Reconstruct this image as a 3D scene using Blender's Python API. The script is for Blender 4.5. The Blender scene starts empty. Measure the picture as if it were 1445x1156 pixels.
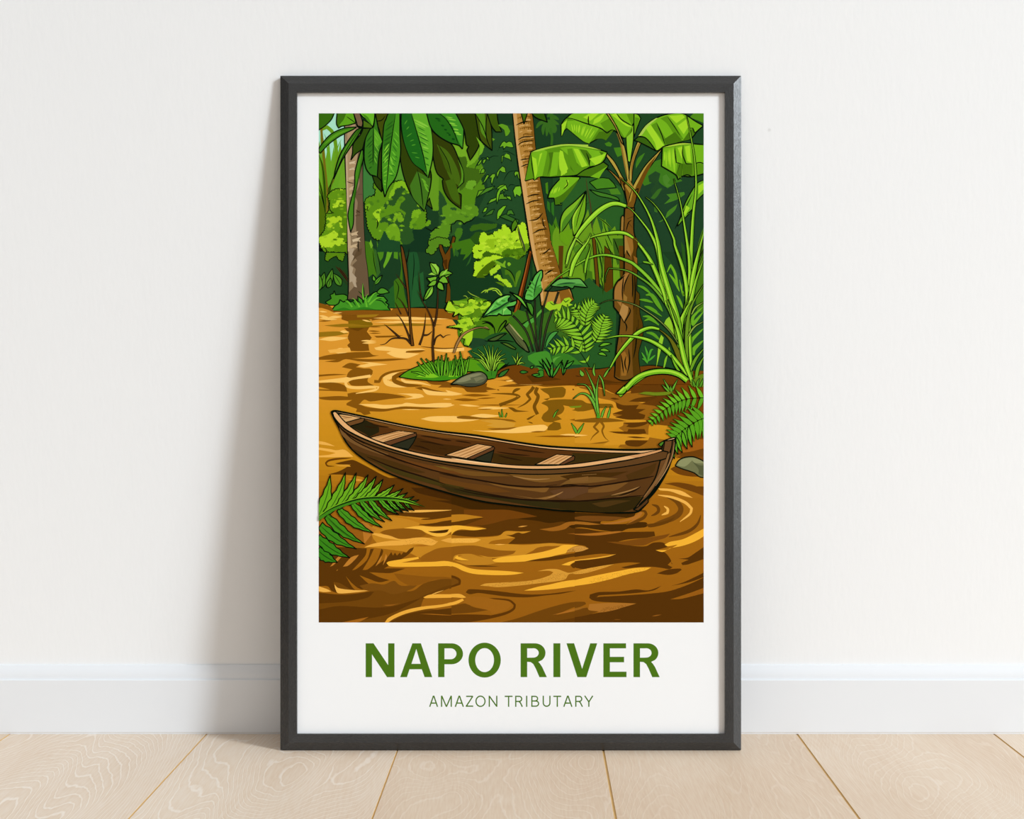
import bpy, bmesh, math, random
from mathutils import Vector, Matrix
from mathutils.geometry import tessellate_polygon

S = bpy.context.scene
C = S.collection

# ------------------------------------------------------------------ camera geometry (frame taken as 1445 x 1156)
IW, IH = 1445.0, 1156.0
MM = 0.00101                     # metres per pixel on the plane of the frame's outer edge
D = 2.0                          # camera distance from that plane
F = D / MM                       # focal length in pixels
X0, X1, Y0, Y1 = 395.6, 1045.8, 107.0, 1058.5      # outer edge of the frame in the photo
XC = 0.5 * (X0 + X1)
HORIZON = 533.0
T_SIDE = 0.007                   # depth of the moulding behind its outer edge
BASE_T = 0.013                   # baseboard thickness
LEAN = math.radians(5.0)
for _ in range(30):              # lean and gap to the wall follow from each other
    YP = HORIZON + F * math.tan(LEAN)
    ang = lambda y: math.atan((y - YP) / F) + LEAN
    r = D / math.cos(math.atan((Y1 - YP) / F))
    cam_h = r * math.sin(ang(Y1))
    gap = cam_h / math.tan(ang(1035.5)) - r * math.cos(ang(Y1))
    WALL_Y = gap + BASE_T
    LEAN = math.asin((WALL_Y - T_SIDE * math.cos(LEAN) - 0.0006) / ((Y1 - Y0) * MM))
Z_LIFT = T_SIDE * math.sin(LEAN) + 0.0003
N = Vector((0, -math.cos(LEAN), math.sin(LEAN)))
V = Vector((0, math.sin(LEAN), math.cos(LEAN)))
cam_loc = Vector((0, 0, Z_LIFT)) + V * ((Y1 - YP) * MM) + N * D + Vector(((IW / 2 - XC) * MM, 0, 0))

cam = bpy.data.cameras.new('camera')
cam_ob = bpy.data.objects.new('camera', cam)
C.objects.link(cam_ob)
cam_ob.location = cam_loc
cam_ob.rotation_euler = (math.radians(90) - LEAN, 0, 0)
cam.sensor_fit = 'HORIZONTAL'
cam.sensor_width = 36.0
cam.lens = 36.0 * F / IW
cam.shift_y = (YP - IH / 2) / IW
cam.clip_start = 0.05
S.camera = cam_ob

# ------------------------------------------------------------------ world, lights, exposure
W = bpy.data.worlds.new('room_light')
S.world = W
W.use_nodes = True
wt = W.node_tree
bg = wt.nodes['Background']
# the rest of a bright white room: light ceiling, bright window side to the right, dimmer to the left
wtc = wt.nodes.new('ShaderNodeTexCoord')
wdot = wt.nodes.new('ShaderNodeVectorMath'); wdot.operation = 'DOT_PRODUCT'
wdot.inputs[1].default_value = (0.42, -0.30, 0.55)
wadd = wt.nodes.new('ShaderNodeMath'); wadd.operation = 'ADD'; wadd.inputs[1].default_value = 0.36
wmax = wt.nodes.new('ShaderNodeMath'); wmax.operation = 'MAXIMUM'; wmax.inputs[1].default_value = 0.03
wmul = wt.nodes.new('ShaderNodeMath'); wmul.operation = 'MULTIPLY'; wmul.inputs[1].default_value = 0.62
wt.links.new(wtc.outputs['Generated'], wdot.inputs[0])
wt.links.new(wdot.outputs['Value'], wadd.inputs[0])
wt.links.new(wadd.outputs[0], wmax.inputs[0]); wt.links.new(wmax.outputs[0], wmul.inputs[0])
bg.inputs[0].default_value = (0.985, 0.965, 0.935, 1)
wt.links.new(wmul.outputs[0], bg.inputs[1])

def aim(ob, target):
    ob.rotation_euler = (Vector(target) - ob.location).to_track_quat('-Z', 'Y').to_euler()

def area(name, loc, target, sx, sy, power, color):
    l = bpy.data.lights.new(name, 'AREA')
    l.shape = 'RECTANGLE'; l.size = sx; l.size_y = sy
    l.energy = power; l.color = color
    o = bpy.data.objects.new(name, l)
    C.objects.link(o); o.location = loc; aim(o, target)
    return o

# daylight: a window high to the right, and the soft light of the rest of the bright room
az, el = math.radians(57.5), math.radians(27)
sun = bpy.data.lights.new('daylight', 'SUN')
sun.energy = 2.0; sun.angle = math.radians(11); sun.color = (0.845, 0.94, 1.02)
sun_ob = bpy.data.objects.new('daylight', sun); C.objects.link(sun_ob)
sun_ob.location = (3, -3, 3)
sun_dir = Vector((math.cos(el) * math.sin(az), -math.cos(el) * math.cos(az), math.sin(el)))
sun_ob.rotation_euler = sun_dir.to_track_quat('Z', 'Y').to_euler()
area('window_light', (4.5, -2.5, 1.75), (0.2, 0.1, 0.7), 1.3, 2.6, 72, (0.88, 0.95, 1.0))

S.view_settings.view_transform = 'Standard'
S.view_settings.look = 'None'
S.view_settings.gamma = 1.0
S.view_settings.use_curve_mapping = False
S.view_settings.exposure = 0.09

# ------------------------------------------------------------------ helpers
def lin(c):
    c = c / 255.0
    return c / 12.92 if c <= 0.04045 else ((c + 0.055) / 1.055) ** 2.4

def rgb(r, g, b):
    return (lin(r), lin(g), lin(b), 1.0)

def mat(name, col, rough=0.6, spec=0.3):
    m = bpy.data.materials.new(name); m.use_nodes = True
    p = m.node_tree.nodes['Principled BSDF']
    p.inputs['Base Color'].default_value = col
    p.inputs['Roughness'].default_value = rough
    p.inputs['Specular IOR Level'].default_value = spec
    return m, m.node_tree, p

def nd(t, kind, **kw):
    n = t.nodes.new(kind)
    for k, v in kw.items():
        if k.startswith('i_'):
            n.inputs[int(k[2:]) if k[2:].isdigit() else k[2:].replace('_', ' ')].default_value = v
        else:
            setattr(n, k, v)
    return n

def mesh_obj(name, bm, m, parent=None):
    me = bpy.data.meshes.new(name)
    bm.normal_update(); bm.to_mesh(me); bm.free()
    o = bpy.data.objects.new(name, me); C.objects.link(o)
    if m is not None:
        for x in (m if isinstance(m, (list, tuple)) else [m]): me.materials.append(x)
    if parent: o.parent = parent
    return o

def box(bm, x0, x1, y0, y1, z0, z1):
    vs = [bm.verts.new((x, y, z)) for x in (x0, x1) for y in (y0, y1) for z in (z0, z1)]
    for f in ((0, 1, 3, 2), (4, 6, 7, 5), (0, 4, 5, 1), (2, 3, 7, 6), (0, 2, 6, 4), (1, 5, 7, 3)):
        bm.faces.new([vs[i] for i in f])

# ------------------------------------------------------------------ wall
mw, t, p = mat('white_wall_paint', rgb(243, 243, 243), 0.85, 0.15)
tc = nd(t, 'ShaderNodeTexCoord')
mp = nd(t, 'ShaderNodeMapping'); mp.inputs['Scale'].default_value = (1.0, 1.0, 0.35)
n1 = nd(t, 'ShaderNodeTexNoise', i_Scale=150.0, i_Detail=4.0)
n2 = nd(t, 'ShaderNodeTexNoise', i_Scale=9.0, i_Detail=3.0)
ad = nd(t, 'ShaderNodeMath', operation='ADD')
bp = nd(t, 'ShaderNodeBump', i_Strength=0.10, i_Distance=0.002)
t.links.new(tc.outputs['Object'], mp.inputs['Vector'])
t.links.new(mp.outputs[0], n1.inputs['Vector']); t.links.new(mp.outputs[0], n2.inputs['Vector'])
t.links.new(n1.outputs[0], ad.inputs[0]); t.links.new(n2.outputs[0], ad.inputs[1])
t.links.new(ad.outputs[0], bp.inputs['Height']); t.links.new(bp.outputs[0], p.inputs['Normal'])
# a small grey scuff in the paint, right of the frame
ray = Vector(((1085.5 - IW / 2) / F, 0, 0)) + V * ((YP - 183.5) / F) - N
nick = cam_loc + ray * ((WALL_Y - cam_loc.y) / ray.y)
ds = nd(t, 'ShaderNodeVectorMath', operation='DISTANCE'); ds.inputs[1].default_value = nick
mr = nd(t, 'ShaderNodeMapRange'); mr.inputs['From Min'].default_value = 0.0012; mr.inputs['From Max'].default_value = 0.0032
mr.inputs['To Min'].default_value = 0.38; mr.inputs['To Max'].default_value = 0.0
mx = nd(t, 'ShaderNodeMix', data_type='RGBA'); mx.inputs['A'].default_value = rgb(243, 243, 243); mx.inputs['B'].default_value = rgb(205, 203, 200)
t.links.new(tc.outputs['Object'], ds.inputs[0]); t.links.new(ds.outputs['Value'], mr.inputs['Value'])
t.links.new(mr.outputs[0], mx.inputs['Factor']); t.links.new(mx.outputs['Result'], p.inputs['Base Color'])
bm = bmesh.new(); box(bm, -4.0, 4.0, WALL_Y, WALL_Y + 0.12, 0.0, 2.7)
o = mesh_obj('wall_back', bm, mw); o['kind'] = 'structure'

# ------------------------------------------------------------------ baseboard (profile swept along the wall)
mb, t, p = mat('white_skirting_gloss', rgb(234, 236, 239), 0.38, 0.4)
n1 = nd(t, 'ShaderNodeTexNoise', i_Scale=14.0, i_Detail=2.0)
bp = nd(t, 'ShaderNodeBump', i_Strength=0.05, i_Distance=0.002)
tc = nd(t, 'ShaderNodeTexCoord'); t.links.new(tc.outputs['Object'], n1.inputs['Vector'])
t.links.new(n1.outputs[0], bp.inputs['Height']); t.links.new(bp.outputs[0], p.inputs['Normal'])
prof = [(0, 0), (BASE_T - 0.0012, 0), (BASE_T - 0.0012, 0.0015), (BASE_T, 0.003), (BASE_T, 0.0815), (BASE_T - 0.0006, 0.0825),
        (0.0098, 0.0832), (0.0094, 0.0862)]
for i in range(9):
    a = i / 8
    prof.append((0.0094 - 0.0056 * (a ** 1.6), 0.0862 + 0.0150 * a))
prof += [(0.0034, 0.1022), (0.0024, 0.1030), (0, 0.1030)]
bm = bmesh.new()
L = [bm.verts.new((-4, WALL_Y - a, z)) for a, z in prof]
R = [bm.verts.new((4, WALL_Y - a, z)) for a, z in prof]
for i in range(len(prof)):
    j = (i + 1) % len(prof)
    bm.faces.new((L[i], L[j], R[j], R[i]))
bm.faces.new(L[::-1]); bm.faces.new(R)
bmesh.ops.recalc_face_normals(bm, faces=bm.faces)
o = mesh_obj('baseboard_back', bm, mb); o['kind'] = 'structure'

# ------------------------------------------------------------------ floor: wide oak planks, V groove between boards
PLANK = 290.6 * MM
YAW = math.radians(-0.95)
mo, t, p = mat('limed_oak', rgb(214, 190, 160), 0.5, 0.3)
tc = nd(t, 'ShaderNodeTexCoord')
at = nd(t, 'ShaderNodeAttribute', attribute_name='board')
sc = nd(t, 'ShaderNodeVectorMath', operation='SCALE'); sc.inputs['Scale'].default_value = 7.31
cb = nd(t, 'ShaderNodeCombineXYZ')
ad = nd(t, 'ShaderNodeVectorMath', operation='ADD')
t.links.new(at.outputs['Fac'], cb.inputs[0]); t.links.new(at.outputs['Fac'], cb.inputs[1]); t.links.new(at.outputs['Fac'], cb.inputs[2])
t.links.new(cb.outputs[0], sc.inputs[0]); t.links.new(tc.outputs['Object'], ad.inputs[0]); t.links.new(sc.outputs[0], ad.inputs[1])
mp = nd(t, 'ShaderNodeMapping'); mp.inputs['Scale'].default_value = (1.25, 0.30, 1.0)
t.links.new(ad.outputs[0], mp.inputs['Vector'])
# growth rings: contour lines of a stretched noise field
nf = nd(t, 'ShaderNodeTexNoise', i_Scale=4.2, i_Detail=1.6, i_Roughness=0.42, i_Distortion=0.3)
t.links.new(mp.outputs[0], nf.inputs['Vector'])
nw = nd(t, 'ShaderNodeTexNoise', i_Scale=60.0, i_Detail=2.0)
t.links.new(mp.outputs[0], nw.inputs['Vector'])
mu = nd(t, 'ShaderNodeMath', operation='MULTIPLY'); mu.inputs[1].default_value = 78.0
t.links.new(nf.outputs[0], mu.inputs[0])
mu2 = nd(t, 'ShaderNodeMath', operation='MULTIPLY_ADD'); mu2.inputs[1].default_value = 0.9
t.links.new(nw.outputs[0], mu2.inputs[0]); t.links.new(mu.outputs[0], mu2.inputs[2])
fr = nd(t, 'ShaderNodeMath', operation='FRACT'); t.links.new(mu2.outputs[0], fr.inputs[0])
rp = nd(t, 'ShaderNodeValToRGB')
rp.color_ramp.elements[0].position = 0.0; rp.color_ramp.elements[0].color = (0.25, 0.25, 0.25, 1)
rp.color_ramp.elements[1].position = 1.0; rp.color_ramp.elements[1].color = (0.25, 0.25, 0.25, 1)
for pos, v in ((0.45, 0.42), (0.74, 0.30), (0.86, 1.0), (0.93, 0.85)):
    e = rp.color_ramp.elements.new(pos); e.color = (v, v, v, 1)
t.links.new(fr.outputs[0], rp.inputs[0])
# fine pores
mp2 = nd(t, 'ShaderNodeMapping'); mp2.inputs['Scale'].default_value = (1.0, 0.06, 1.0)
t.links.new(ad.outputs[0], mp2.inputs['Vector'])
np_ = nd(t, 'ShaderNodeTexNoise', i_Scale=420.0, i_Detail=3.0); t.links.new(mp2.outputs[0], np_.inputs['Vector'])
nb = nd(t, 'ShaderNodeTexNoise', i_Scale=5.0, i_Detail=3.0); t.links.new(mp.outputs[0], nb.inputs['Vector'])
c1 = nd(t, 'ShaderNodeMix', data_type='RGBA')
c1.inputs['A'].default_value = rgb(220, 196, 170); c1.inputs['B'].default_value = rgb(240, 227, 213)
# how strongly the boards are limed
lm = nd(t, 'ShaderNodeMath', operation='MULTIPLY')
at2 = nd(t, 'ShaderNodeAttribute', attribute_name='limed')
t.links.new(rp.outputs[0], lm.inputs[0]); t.links.new(at2.outputs['Fac'], lm.inputs[1])
t.links.new(lm.outputs[0], c1.inputs['Factor'])
c2 = nd(t, 'ShaderNodeMix', data_type='RGBA', blend_type='OVERLAY'); c2.inputs['Factor'].default_value = 0.22
t.links.new(c1.outputs['Result'], c2.inputs['A']); t.links.new(np_.outputs[0], c2.inputs['B'])
c3 = nd(t, 'ShaderNodeMix', data_type='RGBA', blend_type='SOFT_LIGHT'); c3.inputs['Factor'].default_value = 0.45
t.links.new(c2.outputs['Result'], c3.inputs['A']); t.links.new(nb.outputs[0], c3.inputs['B'])
t.links.new(c3.outputs['Result'], p.inputs['Base Color'])
bp = nd(t, 'ShaderNodeBump', i_Strength=0.12, i_Distance=0.0008)
t.links.new(rp.outputs[0], bp.inputs['Height']); t.links.new(bp.outputs[0], p.inputs['Normal'])
mg, t, p = mat('groove_oak', rgb(196, 146, 74), 0.6, 0.2)
nn = nd(t, 'ShaderNodeTexNoise', i_Scale=30.0); mx = nd(t, 'ShaderNodeMix', data_type='RGBA')
mx.inputs['A'].default_value = rgb(206, 166, 104); mx.inputs['B'].default_value = rgb(224, 188, 124)
t.links.new(nn.outputs[0], mx.inputs['Factor']); t.links.new(mx.outputs['Result'], p.inputs['Base Color'])

bm = bmesh.new()
lay = bm.faces.layers.float.new('board'); lay2 = bm.faces.layers.float.new('limed')
seam0 = (560.8 - XC) * MM          # a seam crossing the frame's foot line, in metres
gw = [0.0008, 0.0009, 0.0009, 0.0013, 0.0014]
limes = {-1: 0.95, 0: 0.85, 1: 0.45, 2: 0.30, 3: 0.45}
for k in range(-13, 15):
    xa, xb = seam0 + (k - 1) * PLANK, seam0 + k * PLANK
    ga = 0.0008 if k <= 1 else 0.0013; gb = 0.0008 if k <= 0 else 0.0013
    y0, y1 = -3.6, WALL_Y + 0.03
    z1 = 0.0; zb = -0.0011
    P = [(xa, zb), (xa + ga, zb), (xa + ga + 0.0003, z1), (xb - gb - 0.0003, z1), (xb - gb, zb), (xb, zb)]
    v0 = [bm.verts.new((x, y0, z)) for x, z in P]; v1 = [bm.verts.new((x, y1, z)) for x, z in P]
    for i in range(5):
        f = bm.faces.new((v0[i], v0[i + 1], v1[i + 1], v1[i]))
        f[lay] = k * 0.731 + 3.0; f[lay2] = limes.get(k, 0.6)
        f.material_index = 0 if i == 2 else 1
bmesh.ops.rotate(bm, verts=bm.verts, cent=(seam0, 0, 0), matrix=Matrix.Rotation(YAW, 3, 'Z'))
o = mesh_obj('floor', bm, [mo, mg]); o['kind'] = 'structure'

# ------------------------------------------------------------------ picture frame
root = bpy.data.objects.new('picture_frame', None); C.objects.link(root)
root.empty_display_size = 0.1
root.location = (0, 0, Z_LIFT); root.rotation_euler = (-LEAN, 0, 0)
root['label'] = 'black wooden picture frame holding a jungle river poster, leaning against the white wall'
root['category'] = 'picture frame'

def PX(x, y, b=0.0):
    """local frame coordinates of a photo pixel on the plane b metres in front of the outer edge"""
    k = (D - b) / F
    u = (IW / 2 - XC) * MM + (x - IW / 2) * k
    v = (Y1 - YP) * MM + (YP - y) * k
    return (u, -b, v)

def wood(name, along):
    m, t, p = mat(name, rgb(62, 62, 63), 0.46, 0.60)
    tc = nd(t, 'ShaderNodeTexCoord')
    def tex(scale, stretch, detail=4.0):
        mp = nd(t, 'ShaderNodeMapping')
        s = [scale, scale, scale]; s[along] = scale * stretch
        mp.inputs['Scale'].default_value = s
        n = nd(t, 'ShaderNodeTexNoise', i_Scale=1.0, i_Detail=detail, i_Roughness=0.65)
        t.links.new(tc.outputs['Object'], mp.inputs['Vector']); t.links.new(mp.outputs[0], n.inputs['Vector'])
        return n
    g = tex(520.0, 0.16); big = tex(35.0, 0.25)
    mx = nd(t, 'ShaderNodeMix', data_type='RGBA')
    mx.inputs['A'].default_value = rgb(34, 34, 34); mx.inputs['B'].default_value = rgb(56, 56, 56)
    t.links.new(big.outputs[0], mx.inputs['Factor'])
    t.links.new(mx.outputs['Result'], p.inputs['Base Color'])
    rr = nd(t, 'ShaderNodeMapRange'); rr.inputs['To Min'].default_value = 0.17; rr.inputs['To Max'].default_value = 0.36
    t.links.new(g.outputs[0], rr.inputs['Value']); t.links.new(rr.outputs[0], p.inputs['Roughness'])
    bp = nd(t, 'ShaderNodeBump', i_Strength=0.35, i_Distance=0.0012)
    t.links.new(g.outputs[0], bp.inputs['Height']); t.links.new(bp.outputs[0], p.inputs['Normal'])
    return m
wood_h, wood_v = wood('black_stained_wood_across', 0), wood('black_stained_wood_upright', 2)

BF = 0.0054                       # front face ahead of the outer edge
BP = -0.0005                      # print surface
outer = [PX(X0, Y1), PX(X1, Y1), PX(X1, Y0), PX(X0, Y0)]
ridge = [PX(407.2, 1048.2, BF), PX(1035.3, 1048.2, BF), PX(1035.3, 117.8, BF), PX(407.2, 117.8, BF)]
inner = [PX(418.9, 1036.0, BF), PX(1023.3, 1036.0, BF), PX(1023.3, 129.9, BF), PX(418.9, 129.9, BF)]
def at_b(pt, b): return (pt[0], -b, pt[2])
def inset(pts, d, b):
    s = ((1, 1), (-1, 1), (-1, -1), (1, -1))
    return [(q[0] + d * a, -b, q[2] + d * c) for q, (a, c) in zip(pts, s)]
rings = [[at_b(q, -T_SIDE) for q in outer], outer, ridge, inner, [at_b(q, BP + 0.0003) for q in inner],
         inset(inner, -0.005, BP + 0.0003), inset(inner, -0.005, -T_SIDE)]
for i, m in ((0, wood_h), (1, wood_v), (2, wood_h), (3, wood_v)):
    j = (i + 1) % 4
    bm = bmesh.new()
    a = [bm.verts.new(r_[i]) for r_ in rings]; b = [bm.verts.new(r_[j]) for r_ in rings]
    n = len(rings)
    for k in range(n):
        l = (k + 1) % n
        bm.faces.new((a[k], b[k], b[l], a[l]))
    bm.faces.new(a); bm.faces.new(b[::-1])
    bmesh.ops.recalc_face_normals(bm, faces=bm.faces)
    mesh_obj('frame_rail', bm, m, root)

mk, t, p = mat('brown_fibreboard', rgb(120, 92, 64), 0.85, 0.1)
nn = nd(t, 'ShaderNodeTexNoise', i_Scale=300.0); mx = nd(t, 'ShaderNodeMix', data_type='RGBA')
mx.inputs['A'].default_value = rgb(104, 78, 52); mx.inputs['B'].default_value = rgb(138, 108, 78)
t.links.new(nn.outputs[0], mx.inputs['Factor']); t.links.new(mx.outputs['Result'], p.inputs['Base Color'])
q = inset(inner, -0.0045, 0)
bm = bmesh.new(); box(bm, q[0][0], q[1][0], -BP + 0.0008, -BP + 0.0038, q[0][2], q[2][2])
mesh_obj('backing_board', bm, mk, root)

mpap, t, p = mat('white_poster_paper', rgb(245, 245, 245), 0.7, 0.2)
nn = nd(t, 'ShaderNodeTexNoise', i_Scale=900.0); bp = nd(t, 'ShaderNodeBump', i_Strength=0.03, i_Distance=0.0002)
t.links.new(nn.outputs[0], bp.inputs['Height']); t.links.new(bp.outputs[0], p.inputs['Normal'])
bm = bmesh.new(); box(bm, q[0][0], q[1][0], -BP, -BP + 0.0006, q[0][2], q[2][2])
poster = mesh_obj('poster', bm, mpap, root)
poster['label'] = 'white poster sheet with a printed river scene'

# ------------------------------------------------------------------ printed ink: flat colour shapes laid down in printing order
TILES = {'A1': (445, 155, 5.78), 'A2': (620, 155, 5.78), 'A3': (790, 155, 5.78),
         'B1': (445, 340, 5.78), 'B2': (620, 340, 5.78), 'B3': (790, 340, 5.78),
         'C1': (445, 520, 5.78), 'C2': (620, 520, 5.78), 'C3': (790, 520, 5.78),
         'D1': (445, 690, 5.78), 'D2': (620, 690, 5.78), 'D3': (790, 690, 5.78),
         'G': (0, 0, 1.0), 'T': (500, 880, 3.247), 'U': (600, 974, 5.971)}
INK = {}
def ink(c):
    """material slot of an ink colour"""
    if c[1] > c[0] and c[1] > c[2] and max(c) > 40: c = (min(255, c[0] * 1.04 + 2), c[1] * 0.985, c[2] * 0.88)   # press bias of the greens
    return INK.setdefault(tuple(int(v) for v in c), len(INK))

class Print:
    def __init__(self, clip, b0):
        self.tris = []; self.boxes = []; self.clip = clip; self.b0 = b0; self.top = 0; self.span = (-9e9, 9e9)
    def poly(self, pts, col):
        x0, y0, x1, y1 = self.clip
        x0, x1 = max(x0, self.span[0]), min(x1, self.span[1])
        for axis, lim, sign in ((0, x0, 1), (0, x1, -1), (1, y0, 1), (1, y1, -1)):
            out = []
            for i in range(len(pts)):
                a, b = pts[i - 1], pts[i]
                da, db = (a[axis] - lim) * sign, (b[axis] - lim) * sign
                if (da >= 0) != (db >= 0):
                    s = da / (da - db)
                    out.append((a[0] + (b[0] - a[0]) * s, a[1] + (b[1] - a[1]) * s))
                if db >= 0: out.append(b)
            pts = out
            if len(pts) < 3: return
        bx = (min(q[0] for q in pts), min(q[1] for q in pts), max(q[0] for q in pts), max(q[1] for q in pts))
        lev = 0
        for o_, l_ in self.boxes:
            if l_ >= lev and o_[0] < bx[2] and bx[0] < o_[2] and o_[1] < bx[3] and bx[1] < o_[3]: lev = l_ + 1
        self.boxes.append((bx, lev)); self.top = max(self.top, lev)
        vv = [Vector((q[0], q[1], 0)) for q in pts]
        for tr in tessellate_polygon([vv]):
            self.tris.append(([pts[i] for i in tr], lev, ink(col)))
    def build(self, name, parent, step):
        bm = bmesh.new()
        for tr, lev, mi in self.tris:
            a, b, c = tr
            if abs((b[0] - a[0]) * (c[1] - a[1]) - (b[1] - a[1]) * (c[0] - a[0])) < 1e-9: continue
            if (b[0] - a[0]) * (c[1] - a[1]) - (b[1] - a[1]) * (c[0] - a[0]) > 0: tr = [a, c, b]
            f = bm.faces.new([bm.verts.new(PX(q[0], q[1], self.b0 + step * (lev + 1))) for q in tr])
            f.material_index = mi
        me = bpy.data.meshes.new(name); bm.to_mesh(me); bm.free()
        used = sorted({p_.material_index for p_ in me.polygons})
        names = {v: k for k, v in INK.items()}
        for mi in used: me.materials.append(ink_mat(names[mi]))
        remap = {mi: i for i, mi in enumerate(used)}
        me.polygons.foreach_set('material_index', [remap[p_.material_index] for p_ in me.polygons])
        o = bpy.data.objects.new(name, me); C.objects.link(o); o.parent = parent
        return o
INKMAT = {}
def ink_mat(c):
    if c not in INKMAT:
        m, t, p = mat('ink_%02x%02x%02x' % c, rgb(*c), 1.0, 0.0)
        INKMAT[c] = m
    return INKMAT[c]

def PTS(tile, s):
    ox, oy, k = TILES[tile]
    if isinstance(s, str): s = [tuple(float(v) for v in w.split(',')) for w in s.split()]
    return [(ox + x / k, oy + y / k) for x, y in s]

def smooth(pts, closed=True, sub=4, corner=62):
    """Catmull-Rom through the points; sharp turns stay corners"""
    n = len(pts)
    if n < 3: return list(pts)
    def turn(i):
        if not closed and i in (0, n - 1): return True
        a, b, c = pts[i - 1], pts[i], pts[(i + 1) % n]
        d = math.atan2(c[1] - b[1], c[0] - b[0]) - math.atan2(b[1] - a[1], b[0] - a[0])
        d = abs((d + math.pi) % (2 * math.pi) - math.pi)
        return math.degrees(d) > corner
    K = [turn(i) for i in range(n)]
    out = []
    for i in range(n if closed else n - 1):
        p1, p2 = pts[i], pts[(i + 1) % n]
        p0 = pts[i - 1] if (closed or i > 0) else p1
        p3 = pts[(i + 2) % n] if (closed or i + 2 < n) else p2
        m1 = ((p2[0] - p0[0]) / 2, (p2[1] - p0[1]) / 2) if not K[i] else (p2[0] - p1[0], p2[1] - p1[1])
        m2 = ((p3[0] - p1[0]) / 2, (p3[1] - p1[1]) / 2) if not K[(i + 1) % n] else (p2[0] - p1[0], p2[1] - p1[1])
        d = math.hypot(p2[0] - p1[0], p2[1] - p1[1])
        for m_ in (0, 1):                       # keep tangents no longer than the segment
            mm = (m1, m2)[m_]; l = math.hypot(*mm)
            if l > 1.3 * d and l > 0:
                mm = (mm[0] * 1.3 * d / l, mm[1] * 1.3 * d / l)
            if m_ == 0: m1 = mm
            else: m2 = mm
        for s_ in range(sub):
            u = s_ / sub
            h1 = 2 * u ** 3 - 3 * u ** 2 + 1; h2 = u ** 3 - 2 * u ** 2 + u; h3 = -2 * u ** 3 + 3 * u ** 2; h4 = u ** 3 - u ** 2
            out.append((h1 * p1[0] + h2 * m1[0] + h3 * p2[0] + h4 * m2[0], h1 * p1[1] + h2 * m1[1] + h3 * p2[1] + h4 * m2[1]))
    if not closed: out.append(pts[-1])
    return out

AR = Print((449.8, 160.0, 993.0, 878.6), BP)
cur = AR
OUT = (8, 16, 8)                  # outline ink

def ribbon(pts, wf, col, ends=True):
    """stroke of varying width wf(s), s = 0..1 along the path"""
    L_ = [0.0]
    for i in range(1, len(pts)): L_.append(L_[-1] + math.hypot(pts[i][0] - pts[i - 1][0], pts[i][1] - pts[i - 1][1]))
    tot = L_[-1] or 1.0
    a, b = [], []
    for i, q in enumerate(pts):
        p_, n_ = pts[max(i - 1, 0)], pts[min(i + 1, len(pts) - 1)]
        dx, dy = n_[0] - p_[0], n_[1] - p_[1]; l = math.hypot(dx, dy) or 1.0
        w = wf(L_[i] / tot) / 2
        a.append((q[0] - dy / l * w, q[1] + dx / l * w)); b.append((q[0] + dy / l * w, q[1] - dx / l * w))
    # laid down piece by piece so that tight bends stay filled
    cur.poly(a + b[::-1], col)

def A(tile, col, s, o=0.0, sm=True, oc=None, corner=None):
    """filled shape, with an outline o pixels wide"""
    p_ = PTS(tile, s)
    if corner is None: corner = 62 if tile[0] in 'CD' else 38
    if sm: p_ = smooth(p_, corner=corner)
    cur.poly(p_, col)
    if o: ring(p_, o * 1.45, oc or OUT)
    return p_

def ring(p_, w, col):
    n = len(p_)
    q = [p_[0]]
    for v in p_[1:]:
        if math.hypot(v[0] - q[-1][0], v[1] - q[-1][1]) > 0.05: q.append(v)
    n = len(q)
    if n <= 24:                       # few points: one straight stroke per edge
        for k in range(n):
            a, b = q[k], q[(k + 1) % n]
            d = math.hypot(b[0] - a[0], b[1] - a[1]) or 1.0
            ex, ey = (b[0] - a[0]) / d * w * 0.35, (b[1] - a[1]) / d * w * 0.35
            ribbon([(a[0] - ex, a[1] - ey), (b[0] + ex, b[1] + ey)], lambda s_: w, col)
        return
    # open chunks keep the ribbon simple and cheap
    i = 0
    while i < n:
        ch = [q[(i + k) % n] for k in range(min(9, n - i + 1))]
        if len(ch) > 1: ribbon(ch, lambda s: w, col)
        i += 8

def Ln(tile, s, w=1.0, col=None, taper='both', sm=True):
    """ink line; w in pixels"""
    w *= 1.42
    p_ = PTS(tile, s)
    if sm: p_ = smooth(p_, closed=False)
    fn = {'both': lambda s_: w * (0.25 + 0.75 * math.sin(math.pi * min(max(s_, 0.0), 1.0)) ** 0.6),
          'none': lambda s_: w, 'end': lambda s_: w * (1 - 0.85 * s_), 'start': lambda s_: w * (0.15 + 0.85 * s_)}[taper]
    for i in range(0, len(p_) - 1, 8):
        ch = p_[i:i + 9]
        if len(ch) > 1:
            s0, s1 = i / (len(p_) - 1), min(i + 8, len(p_) - 1) / (len(p_) - 1)
            ribbon(ch, lambda s_: fn(s0 + (s1 - s0) * s_), col or OUT)

def B(tile, col, s, w, o=0.9, hi=None, shape='blade', oc=None):
    """grass blade: ribbon from base to tip with outline and a light edge"""
    p_ = smooth(PTS(tile, s), closed=False, sub=5)
    f = {'blade': lambda u: w * (0.55 + 0.45 * math.sin(math.pi * min(u * 1.3, 1.0))) * (1 - u ** 3) + 0.1,
         'leaf': lambda u: w * math.sin(math.pi * min(max(u, 0.0), 1.0) ** 0.8) ** 0.8 + 0.1,
         'even': lambda u: w}[shape]
    if o: ribbon(p_, lambda u: f(u) + 2 * o * 1.0, oc or OUT)
    ribbon(p_, f, col)
    if hi:
        ribbon([(q[0] - w * 0.12, q[1] - w * 0.12) for q in p_], lambda u: f(u) * 0.4, hi)

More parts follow.
